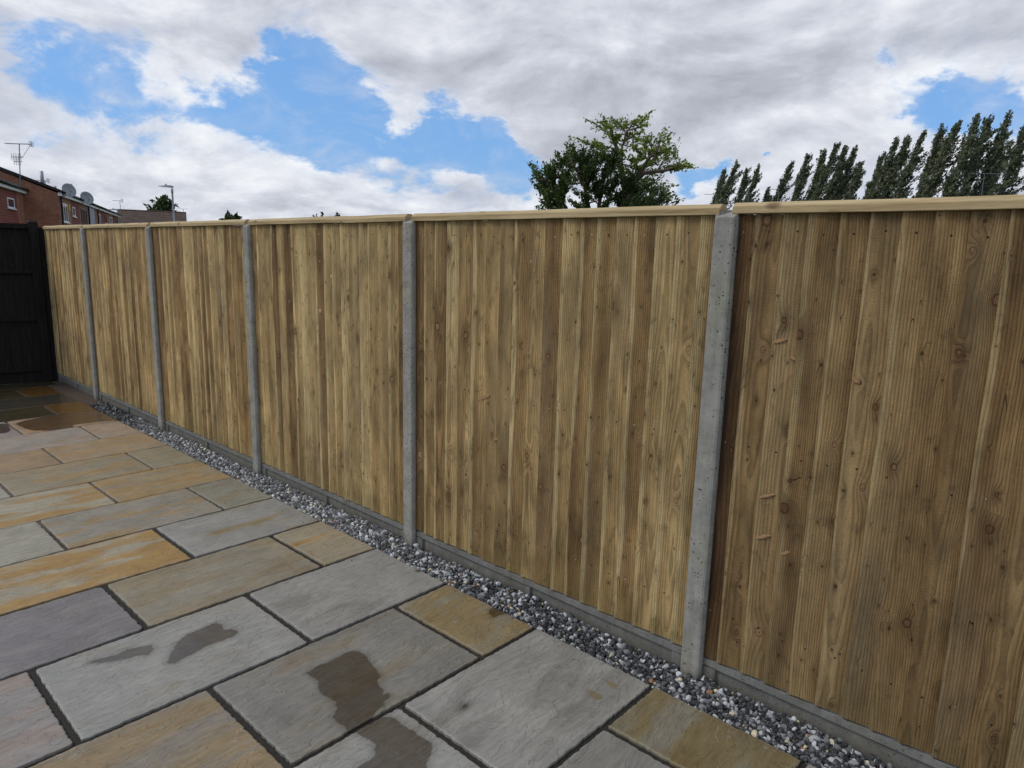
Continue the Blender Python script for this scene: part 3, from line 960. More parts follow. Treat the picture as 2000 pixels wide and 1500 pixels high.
def panel(bay, xa, xb, tint):
    rr = np.random.default_rng(100 + bay)
    L = xb - xa
    n = max(3, int(round((L - .03) / .0957)))
    pitch = (L - .03) / n
    V, F, UV, BR = [], [], [], []
    nz = 14
    for i in range(n):
        x0 = .012 + i * pitch + rr.normal(0, .0025)
        w = pitch + .024
        if i == n - 1:
            w = L - .008 - x0
        zb, zt = .099 + rr.normal(0, .0012), 1.903
        lean = rr.normal(0, .0022)
        ph = rr.uniform(0, 6.28)
        th = rr.uniform(.015, .0195)
        y_thin = .0475
        cup = rr.normal(0, .0012)
        tz = rr.random(3)
        nb = len(V)
        for k in range(nz + 1):
            t = k / nz
            z = zb + (zt - zb) * t
            wv = lean * (t - .5) * 2 + .0016 * math.sin(ph + t * 5.1) + .0010 * math.sin(2 * ph + t * 13)
            y0 = y_thin - th + rr.normal(0, .0003)
            xs = [x0 + wv, x0 + wv + .0015, x0 + wv + w * .5, x0 + wv + w, x0 + wv + w, x0 + wv]
            yf = [y0 + .0015, y0, y0 + th * .40 + cup, y_thin - .003, y_thin + .002, y_thin + .002]
            us = [-.001, .0015, w * .5, w, w + .002, -.012]
            for a, b_, u in zip(xs, yf, us):
                V.append((a, b_, z)); UV.append((u, z)); BR.append(tz)
        for k in range(nz):
            a, c = nb + k * 6, nb + (k + 1) * 6
            for j in range(6):
                j2 = (j + 1) % 6
                F.append((a + j, a + j2, c + j2, c + j))
        a = nb
        F.append((a + 5, a + 2, a + 1, a)); F.append((a + 5, a + 4, a + 3, a + 2))
        a = nb + nz * 6
        F.append((a, a + 1, a + 2, a + 5)); F.append((a + 2, a + 3, a + 4, a + 5))
    V, F = np.array(V), np.array(F)
    me = np_mesh('fence_panel', V, F, dict(brd=np.array(BR), tint=np.ones((len(V), 1)) * np.array(tint)), np.array(UV))
    o = link('fence_panel', me, TIMBER, fence)
    o.location = (xa, 0, 0)
    # capping rail: bevelled both ways
    pf = [(.014, 1.9055), (.014, 1.929), (.034, 1.9465), (.062, 1.9465), (.082, 1.929), (.082, 1.9055)]
    mb = MB()
    xs = list(np.linspace(.022, L - .028, 8))
    k = len(pf)
    for x in xs:
        dz = rr.normal(0, .0013)
        for a, b_ in pf:
            mb.v.append((x, a, b_ + dz))
    for i in range(len(xs) - 1):
        for j in range(k):
            j2 = (j + 1) % k
            mb.f.append((i * k + j, i * k + j2, (i + 1) * k + j2, (i + 1) * k + j))
    mb.f.append(tuple(range(k))); mb.f.append(tuple((len(xs) - 1) * k + j for j in reversed(range(k))))
    c = mb.build('capping_rail', CAPT, o, bevel=.0015)
    return o


XS = [P * 2, P, 0, -P, -2 * P, -3 * P, -4 * P]
for x in XS[1:]:
    post(x)
ends = XS + [-9.06]
for i in range(len(ends) - 1):
    xb, xa = ends[i], ends[i + 1]
    if i == 0:
        continue
    gravel_board(xa, xb)
    panel(i, xa, xb, TINTS[i + 1])

# broken branch stubs and dark scars in the boards, each on the board where the photograph has it
TORN = simple('torn_wood', (.36, .215, .105), .85, .45, 120, bump=.003)
panels = {i: o for i, o in enumerate([c for c in fence.children if c.name.startswith('fence_panel')])}
for px, py, wpx, hpx, slant, mat_ in ((1522, 667, 34, 12, -.25, TORN), (1551, 701, 16, 10, .5, TORN), (1497, 969, 36, 9, -.18, TORN), (1489, 1049, 34, 10, -.18, TORN), (1533, 1080, 26, 14, -.2, TORN),
                                      (948, 776, 20, 12, -.3, TORN), (970, 858, 12, 10, -.3, TORN), (1672, 744, 18, 14, .5, TORN)):
    def onp(x, y):
        d = ray(x, y)
        return CAM + d * ((.036 - CAM[1]) / d[1])
    c_, e_, t_ = onp(px, py), onp(px + wpx / 2, py + slant * wpx / 2), onp(px, py - hpx / 2)
    hw, hh, tilt = abs(e_[0] - c_[0]), abs(t_[2] - c_[2]), e_[2] - c_[2]
    mb = MB()
    rs = np.random.default_rng(int(px + py))
    n_ = 9
    up_ = [(x, math.sqrt(max(0, 1 - x * x)) * rs.uniform(.5, 1.2)) for x in np.linspace(-1, 1, n_)]
    for lay, (f_, yy) in enumerate(((1.0, .014), (.92, -.0015), (.5, -.0045))):
        for x, h_ in up_: mb.v.append((x * hw * f_, yy, x * tilt * f_ + h_ * hh * f_))
        for x, h_ in reversed(up_[1:-1]): mb.v.append((x * hw * f_, yy, x * tilt * f_ - h_ * hh * f_ * .8))
    k_ = 2 * n_ - 2
    for l_ in (0, 1):
        for j in range(k_):
            mb.f.append((l_ * k_ + j, l_ * k_ + (j + 1) % k_, (l_ + 1) * k_ + (j + 1) % k_, (l_ + 1) * k_ + j))
    mb.f.append(tuple(2 * k_ + j for j in range(k_)))
    par = [o for o in panels.values() if o.location.x <= c_[0] < o.location.x + P + .01][0]
    o = mb.build('torn_knot', mat_, par)
    o.location = (c_[0] - par.location.x, .0330, c_[2])

# ------------------------------------------------------------------ gravel
PHI = (1 + 5 ** .5) / 2
ico = np.array([(-1, PHI, 0), (1, PHI, 0), (-1, -PHI, 0), (1, -PHI, 0), (0, -1, PHI), (0, 1, PHI), (0, -1, -PHI), (0, 1, -PHI), (PHI, 0, -1), (PHI, 0, 1), (-PHI, 0, -1), (-PHI, 0, 1)], float)
ico /= np.linalg.norm(ico[0])
icof = np.array([(0, 11, 5), (0, 5, 1), (0, 1, 7), (0, 7, 10), (0, 10, 11), (1, 5, 9), (5, 11, 4), (11, 10, 2), (10, 7, 6), (7, 1, 8), (3, 9, 4), (3, 4, 2), (3, 2, 6), (3, 6, 8), (3, 8, 9), (4, 9, 5), (2, 4, 11), (6, 2, 10), (8, 6, 7), (9, 8, 1)])


def subdiv(v, f):
    v = list(map(tuple, v)); cache = {}; out = []
    def mid(a, b):
        k = (min(a, b), max(a, b))
        if k not in cache:
            p = (np.array(v[a]) + np.array(v[b])) / 2
            v.append(tuple(p / np.linalg.norm(p))); cache[k] = len(v) - 1
        return cache[k]
    for a, b, c in f:
        ab, bc, ca = mid(a, b), mid(b, c), mid(c, a)
        out += [(a, ab, ca), (b, bc, ab), (c, ca, bc), (ab, bc, ca)]
    return np.array(v), np.array(out)


ico2, ico2f = subdiv(ico, icof)


def stones(pos, size, bv, bf, rr):
    n, k = len(pos), len(bv)
    # angular: flatten the unit shape against a few random planes
    v = np.repeat(bv[None], n, 0)
    for _ in range(7):
        nr = rr.normal(size=(n, 3)); nr /= np.linalg.norm(nr, axis=1)[:, None]
        d = rr.uniform(.45, .85, n)
        t = np.einsum('nki,ni->nk', v, nr)
        v = v - np.maximum(t - d[:, None], 0)[..., None] * nr[:, None]
    v = v * (rr.uniform(.62, 1.25, (n, 1, 3)) * size[:, None, None])
    a = rr.normal(size=(n, 4)); a /= np.linalg.norm(a, axis=1)[:, None]
    w, x, y, z = a.T
    M = np.stack([np.stack([1 - 2 * (y * y + z * z), 2 * (x * y - z * w), 2 * (x * z + y * w)], -1),
                  np.stack([2 * (x * y + z * w), 1 - 2 * (x * x + z * z), 2 * (y * z - x * w)], -1),
                  np.stack([2 * (x * z - y * w), 2 * (y * z + x * w), 1 - 2 * (x * x + y * y)], -1)], 1)
    v = np.einsum('nij,nkj->nki', M, v) + pos[:, None]
    f = bf[None] + (np.arange(n) * k)[:, None, None]
    return v.reshape(-1, 3), f.reshape(-1, 3)


def stone_cols(pos, rr):
    n = len(pos)
    t = rr.random(n)
    grey = np.where(t < .52, rr.uniform(.020, .065, n), np.where(t < .80, rr.uniform(.10, .22, n), rr.uniform(.30, .58, n)))
    c = grey[:, None] * np.array([.99, 1.0, 1.01])
    odd = rr.random(n)
    c[odd > .975] = np.array([.62, .54, .36])
    c[odd > .996] = np.array([.28, .14, .06])
    x = pos[:, 0]
    dry = np.clip((-x - 1.2) / 1.6, 0, 1) * np.clip((x + 6.3) / .7, 0, 1)
    c = c * (1 + .1 * dry[:, None]) + .085 * dry[:, None] * np.array([1, .97, .90])
    c *= np.where(x < -6.2, .55, 1.0)[:, None]
    return c


Vs, Fs, Cs, off = [], [], [], 0
rr = np.random.default_rng(3)
for (xa, xb, bv, bf, sp) in ((-3.2, 2.4, ico2, ico2f, .0135), (-7.28, -3.2, ico, icof, .0145)):
    for layer in (0, 1, 2):
        s = sp * (1, 1.0, 1.5)[layer]
        gx, gy = np.meshgrid(np.arange(xa, xb, s), np.arange(-.163, .030, s))
        pos = np.stack([gx.ravel(), gy.ravel()], 1) + rr.uniform(-.5, .5, (gx.size, 2)) * s
        pos = pos[(pos[:, 1] > -.163 + .002) & (pos[:, 1] < .026)]
        near_post = np.min(np.abs(pos[:, 0][:, None] - np.array(XS)[None]), 1) < .052
        pos = pos[~(near_post & (pos[:, 1] > -.006))]
        mound = .006 * np.sin(pos[:, 0] * 5) + .004 * np.sin(pos[:, 0] * 13 + 1) + (pos[:, 1] + .163) * .06
        mound = mound * np.clip((pos[:, 1] + .163) / .05, .0, 1)
        z = (-.032, -.016, -.006)[layer] + mound + rr.normal(0, .003, len(pos))
        # taper out at the far end
        z -= np.clip((-7.0 - pos[:, 0]) / .25, 0, 1) * .012
        size = np.exp(rr.normal(math.log(.0112), .27, len(pos)))
        p3 = np.column_stack([pos, z])
        v, f = stones(p3, np.clip(size, .006, .018), bv, bf, rr)
        c = stone_cols(p3, rr)
        Vs.append(v); Fs.append(f + off); Cs.append(np.repeat(c, len(bv), 0)); off += len(v)
# a few strays on the slab edges
ng = 220
gy_ = -.163 - rr.exponential(.035, ng)
pos = np.column_stack([rr.uniform(-6.5, 1.6, ng), gy_, np.full(ng, .0025)])
v, f = stones(pos, rr.uniform(.0012, .0034, ng) * np.where(rr.random(ng) > .9, 2.0, 1.0), ico2, ico2f, rr)
Vs.append(v); Fs.append(f + off); Cs.append(np.repeat(stone_cols(pos, rr), len(ico2), 0))
me = np_mesh('gravel', np.concatenate(Vs), np.concatenate(Fs), dict(col=np.concatenate(Cs)))
tag(link('gravel', me, GRAV), 'strip of dark grey and white stone chippings between paving and fence', 'gravel', kind='stuff')

# ------------------------------------------------------------------ dark fence across the end
dk = empty('dark_fence', (-9.07, -.02, 0), 0)
tag(dk, 'old black stained timber fence across the far end of the patio', 'fence')
SK = .10   # slight angle
def dx_(y): return SK * 0.0 + (y) * .22
mb = MB()
y = .30
while y > -3.2:
    w = .118
    a0, a1 = dx_(y), dx_(y - w)
    t = .012 + .006 * ((int(-y / w)) % 2)
    mb.hexa([(a0 - .05, y, -.1), (a0 - .05 + t, y, -.1), (a1 - .05 + t, y - w - .006, -.1), (a1 - .05, y - w - .006, -.1),
             (a0 - .05, y, 1.93), (a0 - .05 + t, y, 1.93), (a1 - .05 + t, y - w - .006, 1.93), (a1 - .05, y - w - .006, 1.93)])
    y -= w
mb.build('board_panel', BLACKT, dk)
for z0, z1, th in ((.13, .20, .03), (.77, .83, .035), (1.36, 1.41, .035), (1.905, 1.965, .045)):
    mb = MB()
    ya, yb = -.105, -3.2
    a0, a1 = dx_(ya) - .030, dx_(yb) - .030
    mb.hexa([(a0, ya, z0), (a0 + th, ya, z0), (a1 + th, yb, z0), (a1, yb, z0), (a0, ya, z1), (a0 + th, ya, z1), (a1 + th, yb, z1), (a1, yb, z1)])
    mb.build('rail', BLACKT, dk, bevel=.004)
mb = MB()
mb.quadbox((-.035, -.104, 0), (.022, -.006, 1.985))
o = mb.build('fence_post', BLACKT, dk, bevel=.005)
mb = MB()
mb.hexa([(-.042, -.112, 1.9855), (.030, -.112, 1.9855), (.030, .002, 1.9855), (-.042, .002, 1.9855), (-.025, -.09, 2.012), (.012, -.09, 2.012), (.012, -.02, 2.012), (-.025, -.02, 2.012)])
mb.build('post_cap', simple('faded_cap', (.035, .022, .016), .8), o)

# ------------------------------------------------------------------ terraced houses
RZ = math.atan2(-.399, .917)
CORNER = CAM + np.array([-52.2, 13.77, 0]); CORNER[2] = 0


def terr_loc(s, off=0.0):
    """point s metres along the terrace front, off metres in front of it"""
    return (CORNER[0] - .917 * s + .399 * off, CORNER[1] + .399 * s + .917 * off, -.14)


def window(parent, xc, w, z0, z1, frame=WHITE, split=2, pane=GLASS, name='window'):
    """built on the front plane y = 0, standing 3 cm proud; x runs backwards along the front"""
    mb = MB()
    t = .075
    mb.quadbox((xc - w / 2, .002, z1 - t), (xc + w / 2, .045, z1))
    mb.quadbox((xc - w / 2, .002, z0), (xc + w / 2, .045, z0 + t))
    xs = [xc - w / 2 + (w - t) * i / split for i in range(split + 1)]
    for x in xs:
        mb.quadbox((x, .002, z0 + t), (x + t, .045, z1 - t))
    o = mb.build(name, frame, parent)
    mb = MB()
    mb.quadbox((xc - w / 2 + t, .003, z0 + t), (xc + w / 2 - t, .024, z1 - t))
    mb.build('pane', pane, o)
    mb = MB()
    mb.quadbox((xc - w / 2 - .06, .002, z0 - .07), (xc + w / 2 + .06, .12, z0 - .002))
    mb.build('sill', WHITE, o)
    return o


def terrace_house(s0, s1, off, label, feats, zoff=0.0):
    L = s1 - s0
    hs = empty('terraced_house', terr_loc(s0, off), RZ)
    tag(hs, label, 'house', 'brick terraced houses beyond the fence')
    EZ = 5.10
    mb = MB()
    mb.prism([(0, 0), (0, EZ - .06), (-4, EZ + 1.54), (-8, EZ - .06), (-8, 0)], -L, -.001)
    w = mb.build('wall', BRICK, hs)
    rf = MB()
    for sgn in (1, -1):
        yv = (lambda y: y if sgn > 0 else -8 - y)
        pr = [(yv(.22), EZ - .02), (yv(.22), EZ + .14), (-4, EZ + 1.77), (-4, EZ + 1.55)]
        rf.prism(pr, -L - .001 if s1 < 30 else -L - .1, .10 if s0 <= 0 else -.002)
    roof = rf.build('roof', ROOFD, hs)
    mb = MB(); mb.quadbox((-L, .002, EZ - .22), (-.002, .20, EZ - .03)); mb.build('fascia', WHITE, hs)
    mb = MB(); mb.tube([(-L, .29, EZ + .02), (-.002, .29, EZ + .02)], .075, 8); mb.build('gutter', BLACKP, hs, smooth=True)
    for ft in feats:
        k = ft[0]
        if k == 'win':
            _, a, b_, z0, z1, fr, sp = ft
            window(hs, -((a + b_) / 2 - s0), b_ - a, z0, z1, fr, sp)
        elif k == 'tile':
            _, a, b_ = ft
            mb = MB(); mb.quadbox((-(b_ - s0), .001, 1.4), (-(a - s0), .010, EZ - .24))
            mb.build('tile_panel', HUNG, hs)
        elif k == 'grey':
            _, a, b_ = ft
            mb = MB(); mb.quadbox((-(b_ - s0), .001, 2.0), (-(a - s0), .06, EZ - .26)); mb.build('cladding_panel', GREYP, hs)
        elif k == 'pipe':
            mb = MB(); mb.tube([(-(ft[1] - s0), .27, EZ), (-(ft[1] - s0), .10, EZ - .35), (-(ft[1] - s0), .10, .1)], .055, 8); mb.build('drainpipe', BLACKP, hs, smooth=True)
        elif k == 'box':
            _, a, z = ft
            mb = MB(); mb.prism([(-(a - s0) - .2, z - .22), (-(a - s0) + .2, z - .22), (-(a - s0) + .14, z + .2), (-(a - s0) - .14, z + .2)], .002, .09, 'y'); mb.build('alarm_box', YEL, hs)
        elif k == 'flue':
            _, a, h = ft
            mb = MB(); mb.tube([(-(a - s0), -1.6, EZ + .5), (-(a - s0), -1.6, EZ + .5 + h)], [.13, .10], 10); c = mb.build('flue', GALV, roof, smooth=True)
    return hs


terrace_house(-7.5, -.02, -1.85, 'nearer terraced house with red tile hung front and one small white window',
              [('tile', -7.4, -1.9), ('win', -4.3, -2.7, 3.84, 4.42, WHITE, 1)])
terrace_house(0, 6.25, 0, 'end terrace house with broad blank brick side wall and yellow box under its eaves',
              [('pipe', .35), ('win', .55, 2.95, 3.3, 4.5, WHITE, 3), ('box', 3.55, 4.35), ('tile', 4.55, 6.2), ('win', 5.0, 6.1, 3.80, 4.45, WHITE, 1), ('flue', 5.0, 1.15)])
terrace_house(6.25, 12.5, 0, 'terrace house with dark framed window between red tile hanging and a black drainpipe',
              [('tile', 6.3, 8.3), ('win', 8.95, 11.7, 3.35, 4.55, BLACKP, 3), ('pipe', 12.45), ('flue', 9.5, .5)])
terrace_house(12.5, 18.0, 0, 'terrace house with pale grey cladding panel between two black drainpipes',
              [('grey', 13.2, 16.0), ('win', 13.6, 15.2, 3.3, 4.3, BLACKP, 2), ('pipe', 17.95), ('flue', 17.0, 1.25)])
terrace_house(18.0, 27.0, 0, 'terrace house with small dark window in red tile hanging, past the grey clad one',
              [('win', 18.4, 20.0, 3.4, 4.55, WHITE, 2), ('tile', 20.7, 25.3), ('win', 23.2, 24.6, 3.9, 4.5, BLACKP, 1)])
terrace_house(27.0, 36.2, 0, 'farthest house of the brick terrace, white window near its end',
              [('win', 27.2, 29.4, 3.6, 4.62, WHITE, 2), ('tile', 30, 33), ('win', 33.3, 35.2, 3.5, 4.5, BLACKP, 2)])


def gable_house(p, rz, w, dpt, ez, rh, label, wallm=BRICK, roofm=ROOFT):
    """long side faces local -y, ridge along x; origin at the middle of the front foot"""
    hs = empty('house', (p[0], p[1], -.14), rz)
    tag(hs, label, 'house')
    mb = MB(); mb.prism([(0, 0), (0, ez), (dpt / 2, ez + rh - .02), (dpt, ez), (dpt, 0)], -w / 2, w / 2); mb.build('wall', wallm, hs)
    rf = MB()
    for s in (0, 1):
        yv = (lambda y: y if s == 0 else dpt - y)
        sl = rh / (dpt / 2)
        rf.prism([(yv(-.3), ez - .3 * sl + .01), (yv(-.3), ez - .3 * sl + .16), (dpt / 2, ez + rh + .16), (dpt / 2, ez + rh + .01)], -w / 2 - .2, w / 2 + .2)
    rf.build('roof', roofm, hs)
    mb = MB(); mb.tube([(-w / 2 - .2, dpt / 2, ez + rh + .14), (w / 2 + .2, dpt / 2, ez + rh + .14)], .10, 8); mb.build('ridge', roofm, hs)
    window(hs, 0, 1.6, 1.0, 2.1).rotation_euler = (0, 0, math.pi)
    return hs


p = at(297, 430, 92)
ang = math.atan2(p[1] - CAM[1], p[0] - CAM[0])
gable_house(p, ang - math.pi / 2 - .03, 6.9, 7, 3.3, 2.52, 'brown tiled house roof behind the street lamp at the end of the terrace')
p = at(1870, 400, 38)
ang = math.atan2(p[1] - CAM[1], p[0] - CAM[0])
gable_house(p, ang - math.pi / 2 + .03, 3.2, 6.5, 3.3, 1.60, 'low house with only its roof ridge showing over the fence in front of the poplars')


def dish(s, z, rad, label, mat=DISH):
    pr_ = CAM + ray(*s) * (-7.75 / (ray(*s) @ np.array([.399, .917, 0])))
    t = empty('satellite_dish', (pr_[0] - .25 * .399, pr_[1] - .25 * .917, pr_[2] - .42), RZ)
    tag(t, label, 'satellite dish', 'satellite dishes on the terrace')
    aim = Vector((.80, .52, .30)).normalized()
    a = aim.cross(Vector((0, 0, 1))).normalized(); b_ = a.cross(aim)
    mb = MB()
    c0 = Vector((0, .25, .42))
    rings, seg = 5, 20
    for back in (0, 1):
        for i in range(rings + 1):
            r_ = rad * i / rings
            for k in range(seg):
                w = 2 * math.pi * k / seg
                q_ = c0 + a * (r_ * math.cos(w)) + b_ * (r_ * 1.06 * math.sin(w)) + aim * (r_ * r_ / (rad * 2.8) - .02 * back)
                mb.v.append(tuple(q_))
    N = (rings + 1) * seg
    for back in (0, 1):
        for i in range(rings):
            for k in range(seg):
                k2 = (k + 1) % seg
                mb.f.append(tuple(back * N + v for v in (i * seg + k, i * seg + k2, (i + 1) * seg + k2, (i + 1) * seg + k)))
    for k in range(seg):
        k2 = (k + 1) % seg
        mb.f.append((rings * seg + k, rings * seg + k2, N + rings * seg + k2, N + rings * seg + k))
    mb.build('reflector', mat, t, smooth=True)
    mb = MB(); mb.tube([(0, -.28, -.05), (0, .05, .1), tuple(c0 - aim * .03)], .03, 6); mb.build('bracket', GALV, t)
    mb = MB(); e = c0 + aim * rad * .95 - b_ * rad * .25; mb.tube([tuple(c0 - b_ * rad * .95), tuple(e)], .018, 6); arm = mb.build('feed_arm', GALV, t)
    mb = MB(); mb.tube([tuple(e - aim * .06), tuple(e + aim * .06)], .05, 8); mb.build('receiver', GALV, arm)
    return t


dish((133, 373), 0, .43, 'larger satellite dish on the eaves above the yellow alarm box')
dish((168, 388), 0, .47, 'satellite dish on the eaves above the dark framed window')


def aerial(foot, top, boom_dir, L, els, label, double=False, refl=True, bracket=None, side=.5, w=.018, tilt=0.0):
    """yagi aerial: foot and top are world points of the mast"""
    foot, top = Vector(foot), Vector(top)
    t = empty('tv_aerial', foot)
    tag(t, label, 'aerial', 'television aerials on the roofs')
    h = top - foot
    mb = MB()
    pts = [(0, 0, 0), tuple(h)]
    if bracket is not None: pts = [tuple(Vector(bracket) - foot), (0, 0, 0), tuple(h)]
    mb.tube(pts, w, 6); mb.build('mast', ALU, t)
    bd = Vector(boom_dir).normalized(); bd = (bd + Vector((0, 0, tilt))).normalized()
    sd_ = bd.cross(Vector((0, 0, 1))).normalized()
    a, c = h - bd * L * side, h + bd * L * (1 - side)
    mb = MB(); mb.tube([tuple(a), tuple(c)], w * .8, 6)
    bm_ = mb.build('boom', ALU, t)
    mb = MB()
    for i in range(els):
        p_ = a + (c - a) * (i + .3) / els
        mb.tube([tuple(p_ - sd_ * .17), tuple(p_ + sd_ * .17)], w * .45, 5)
    mb.build('element_row', ALU, bm_)
    if refl:
        mb = MB()
        for k in range(-2, 3):
            p_ = c + Vector((0, 0, .07 * k)) + bd * .05
            mb.tube([tuple(p_ - sd_ * .22), tuple(p_ + sd_ * .22)], w * .5, 5)
        mb.tube([tuple(c + Vector((0, 0, -.16)) + bd * .05), tuple(c + Vector((0, 0, .16)) + bd * .05)], w * .6, 5)
        mb.build('reflector', ALU, bm_)
    if double:
        for f_, LL, nn in ((.72, .7, 5), (.62, .5, 4)):
            q_ = h * f_
            mb = MB(); mb.tube([tuple(q_ - bd * LL * .7), tuple(q_ + bd * LL * .3)], w, 6)
            for i in range(nn):
                p_ = q_ + bd * LL * (-.7 + i / nn)
                mb.tube([tuple(p_ - Vector((0, 0, .22)) + sd_ * .0), tuple(p_ + Vector((0, 0, .22)))], w * .5, 5)
            mb.build('lower_boom', ALU, t)
        mb = MB(); mb.tube([tuple(c * .98), tuple(h * .70 + bd * .15)], w * .4, 5); mb.build('cable', BLACKP, t)
    return t


side_dir = CR.copy(); side_dir[2] = 0
gp = lambda px, py: CAM + ray(px, py) * (53.2 / (ray(px, py) @ np.array([-.917, .399, 0])))
ft = gp(40, 372); tp = gp(37.5, 281)
aerial(ft, tp, side_dir, 1.55, 12, 'tall multi element television aerial on the blank brick side wall', double=True, bracket=gp(33, 377), side=.55, w=.028)
tp = at(88, 350, 60); ft = tp.copy(); ft[2] = 5.3
aerial(ft, at(88, 353, 60), side_dir, .85, 6, 'small aerial just behind the roof slope of the terrace', side=.8, w=.026)
tp = at(234, 392, 74); ft = tp.copy(); ft[2] = 3.0
aerial(ft, tp, side_dir, .75, 7, 'thin aerial on a slim mast at the far end of the terrace', side=.8, w=.022)
tp = at(358, 408, 92); ft = tp.copy(); ft[2] = 4.9
aerial(ft, tp, side_dir, 1.2, 8, 'aerial at the end of the brown tiled roof beside the street lamp', side=.6, w=.026, refl=False)
for (tx, ty, x0_, x1_, dist, lab) in ((1462, 379, 1438, 1474, 36, 'pale aerial in front of the poplars just beside the nearest post top'),
                                     (1398, 380, 1378, 1402, 40, 'thin aerial pointing away from the poplars, over the long capping rail'),
                                     (1521, 370, 1500, 1523, 38, 'twin aerial between the small poplar and the next poplars'),
                                     (1923, 339, 1904, 1946, 39, 'aerial on the low house roof in front of the tallest poplars')):
    tp = at(tx, ty, dist); ft = tp.copy(); ft[2] = 1.5 if tx != 1923 else 4.6
    L = (x1_ - x0_) / FPX * dist / math.cos(math.atan2(tx - 1000, FPX))
    aerial(ft, tp, side_dir, L, 9, lab, side=(tx - x0_) / (x1_ - x0_), w=.012, refl=tx == 1923)

# ------------------------------------------------------------------ street lamps
def street_lamp(px, pytop, dist, label, head=.95):
    top = at(px, pytop, dist)
    z = top[2]
    t = empty('street_lamp', (top[0], top[1], -.14))
    tag(t, label, 'street lamp', 'street lamps')
    z += .14
    mb = MB(); mb.tube([(0, 0, 0), (0, 0, 1.2), (0, 0, 1.25), (0, 0, z - .25), (0, 0, z)], [.11, .11, .075, .062, .06], 12); mb.build('pole', GALV, t, smooth=True)
    sdv = Vector(-side_dir).normalized()
    fw_ = sdv.cross(Vector((0, 0, 1)))
    up = (Vector((0, 0, 1)) + sdv * .03)
    mb = MB()
    prof = [(-.12, .05, .05), (.02, .10, .12), (.30, .13, .11), (.70, .12, .06), (head, .06, .03)]
    for x_, hw, hh in prof:
        c_ = Vector((0, 0, z + .08)) + sdv * x_ + Vector((0, 0, .05 * x_))
        for a, b_ in ((-1, -.3), (1, -.3), (.7, 1), (-.7, 1)):
            mb.v.append(tuple(c_ + fw_ * hw * a + Vector((0, 0, hh * b_))))
    for i in range(len(prof) - 1):
        for k in range(4):
            k2 = (k + 1) % 4
            mb.f.append((i * 4 + k, i * 4 + k2, i * 4 + 4 + k2, i * 4 + 4 + k))
    mb.f.append((3, 2, 1, 0)); e = (len(prof) - 1) * 4; mb.f.append((e, e + 1, e + 2, e + 3))
    hd = mb.build('lantern', DISH, t, bevel=.012)
    mb = MB(); c_ = Vector((0, 0, z + .17)) + sdv * .42; mb.tube([tuple(c_), tuple(c_ + Vector((0, 0, .13)))], [.06, .05], 10); mb.build('light_sensor', DISH, hd)
    mb = MB(); mb.tube([(0, 0, z - .32), (0, 0, z - .02)], .075, 12); mb.build('collar', GALV, t, smooth=True)
    return t


street_lamp(336, 368, 56, 'grey street lamp with flat lantern above the fence, tallest of the two')
street_lamp(229, 412, 88, 'small distant street lamp by the far end of the brick terrace', .9)


# ------------------------------------------------------------------ trees
def leaves(C, size, rr, nrm=None, aspect=1.6, axis=None, lv=None):
    """diamond leaves at centres C"""
    n = len(C)
    a = rr.normal(size=(n, 3)) if axis is None else axis + rr.normal(0, .35, (n, 3))
    a /= np.linalg.norm(a, axis=1)[:, None]
    b_ = np.cross(a, rr.normal(size=(n, 3)))
    b_ /= np.linalg.norm(b_, axis=1)[:, None] + 1e-9
    s = (size * rr.uniform(.6, 1.3, n))[:, None]
    V = np.stack([C - a * s * aspect / 2, C + b_ * s / 2, C + a * s * aspect / 2, C - b_ * s / 2], 1).reshape(-1, 3)
    F = np.arange(n * 4).reshape(n, 4)
    lvv = np.repeat(np.clip(rr.normal(.5, .22, n) if lv is None else lv, 0, 1), 4)
    return V, F, lvv


LEAF_POP = leaf_material('poplar_leaf', (.048, .058, .030), (.19, .205, .125), .22)
LEAF_CON = leaf_material('conifer_leaf', (.022, .040, .013), (.105, .15, .042), .16)
LEAF_LOC = leaf_material('locust_leaf', (.075, .110, .020), (.25, .30, .06), .34)
LEAF_OAK = leaf_material('hedgerow_leaf', (.030, .045, .016), (.075, .10, .035), .2)


def crown_mesh(name, parts, mat, parent):
    V, F, L, off = [], [], [], 0
    for v, f, l in parts:
        V.append(v); F.append(f + off); L.append(l); off += len(v)
    me = np_mesh(name, np.concatenate(V), np.concatenate(F), dict(lv=np.concatenate(L)))
    return link(name, me, mat, parent)


SIDE = side_dir / np.linalg.norm(side_dir)
FWD = np.array([CF[0], CF[1], 0]); FWD /= np.linalg.norm(FWD)
UP = np.array([0, 0, 1.0])


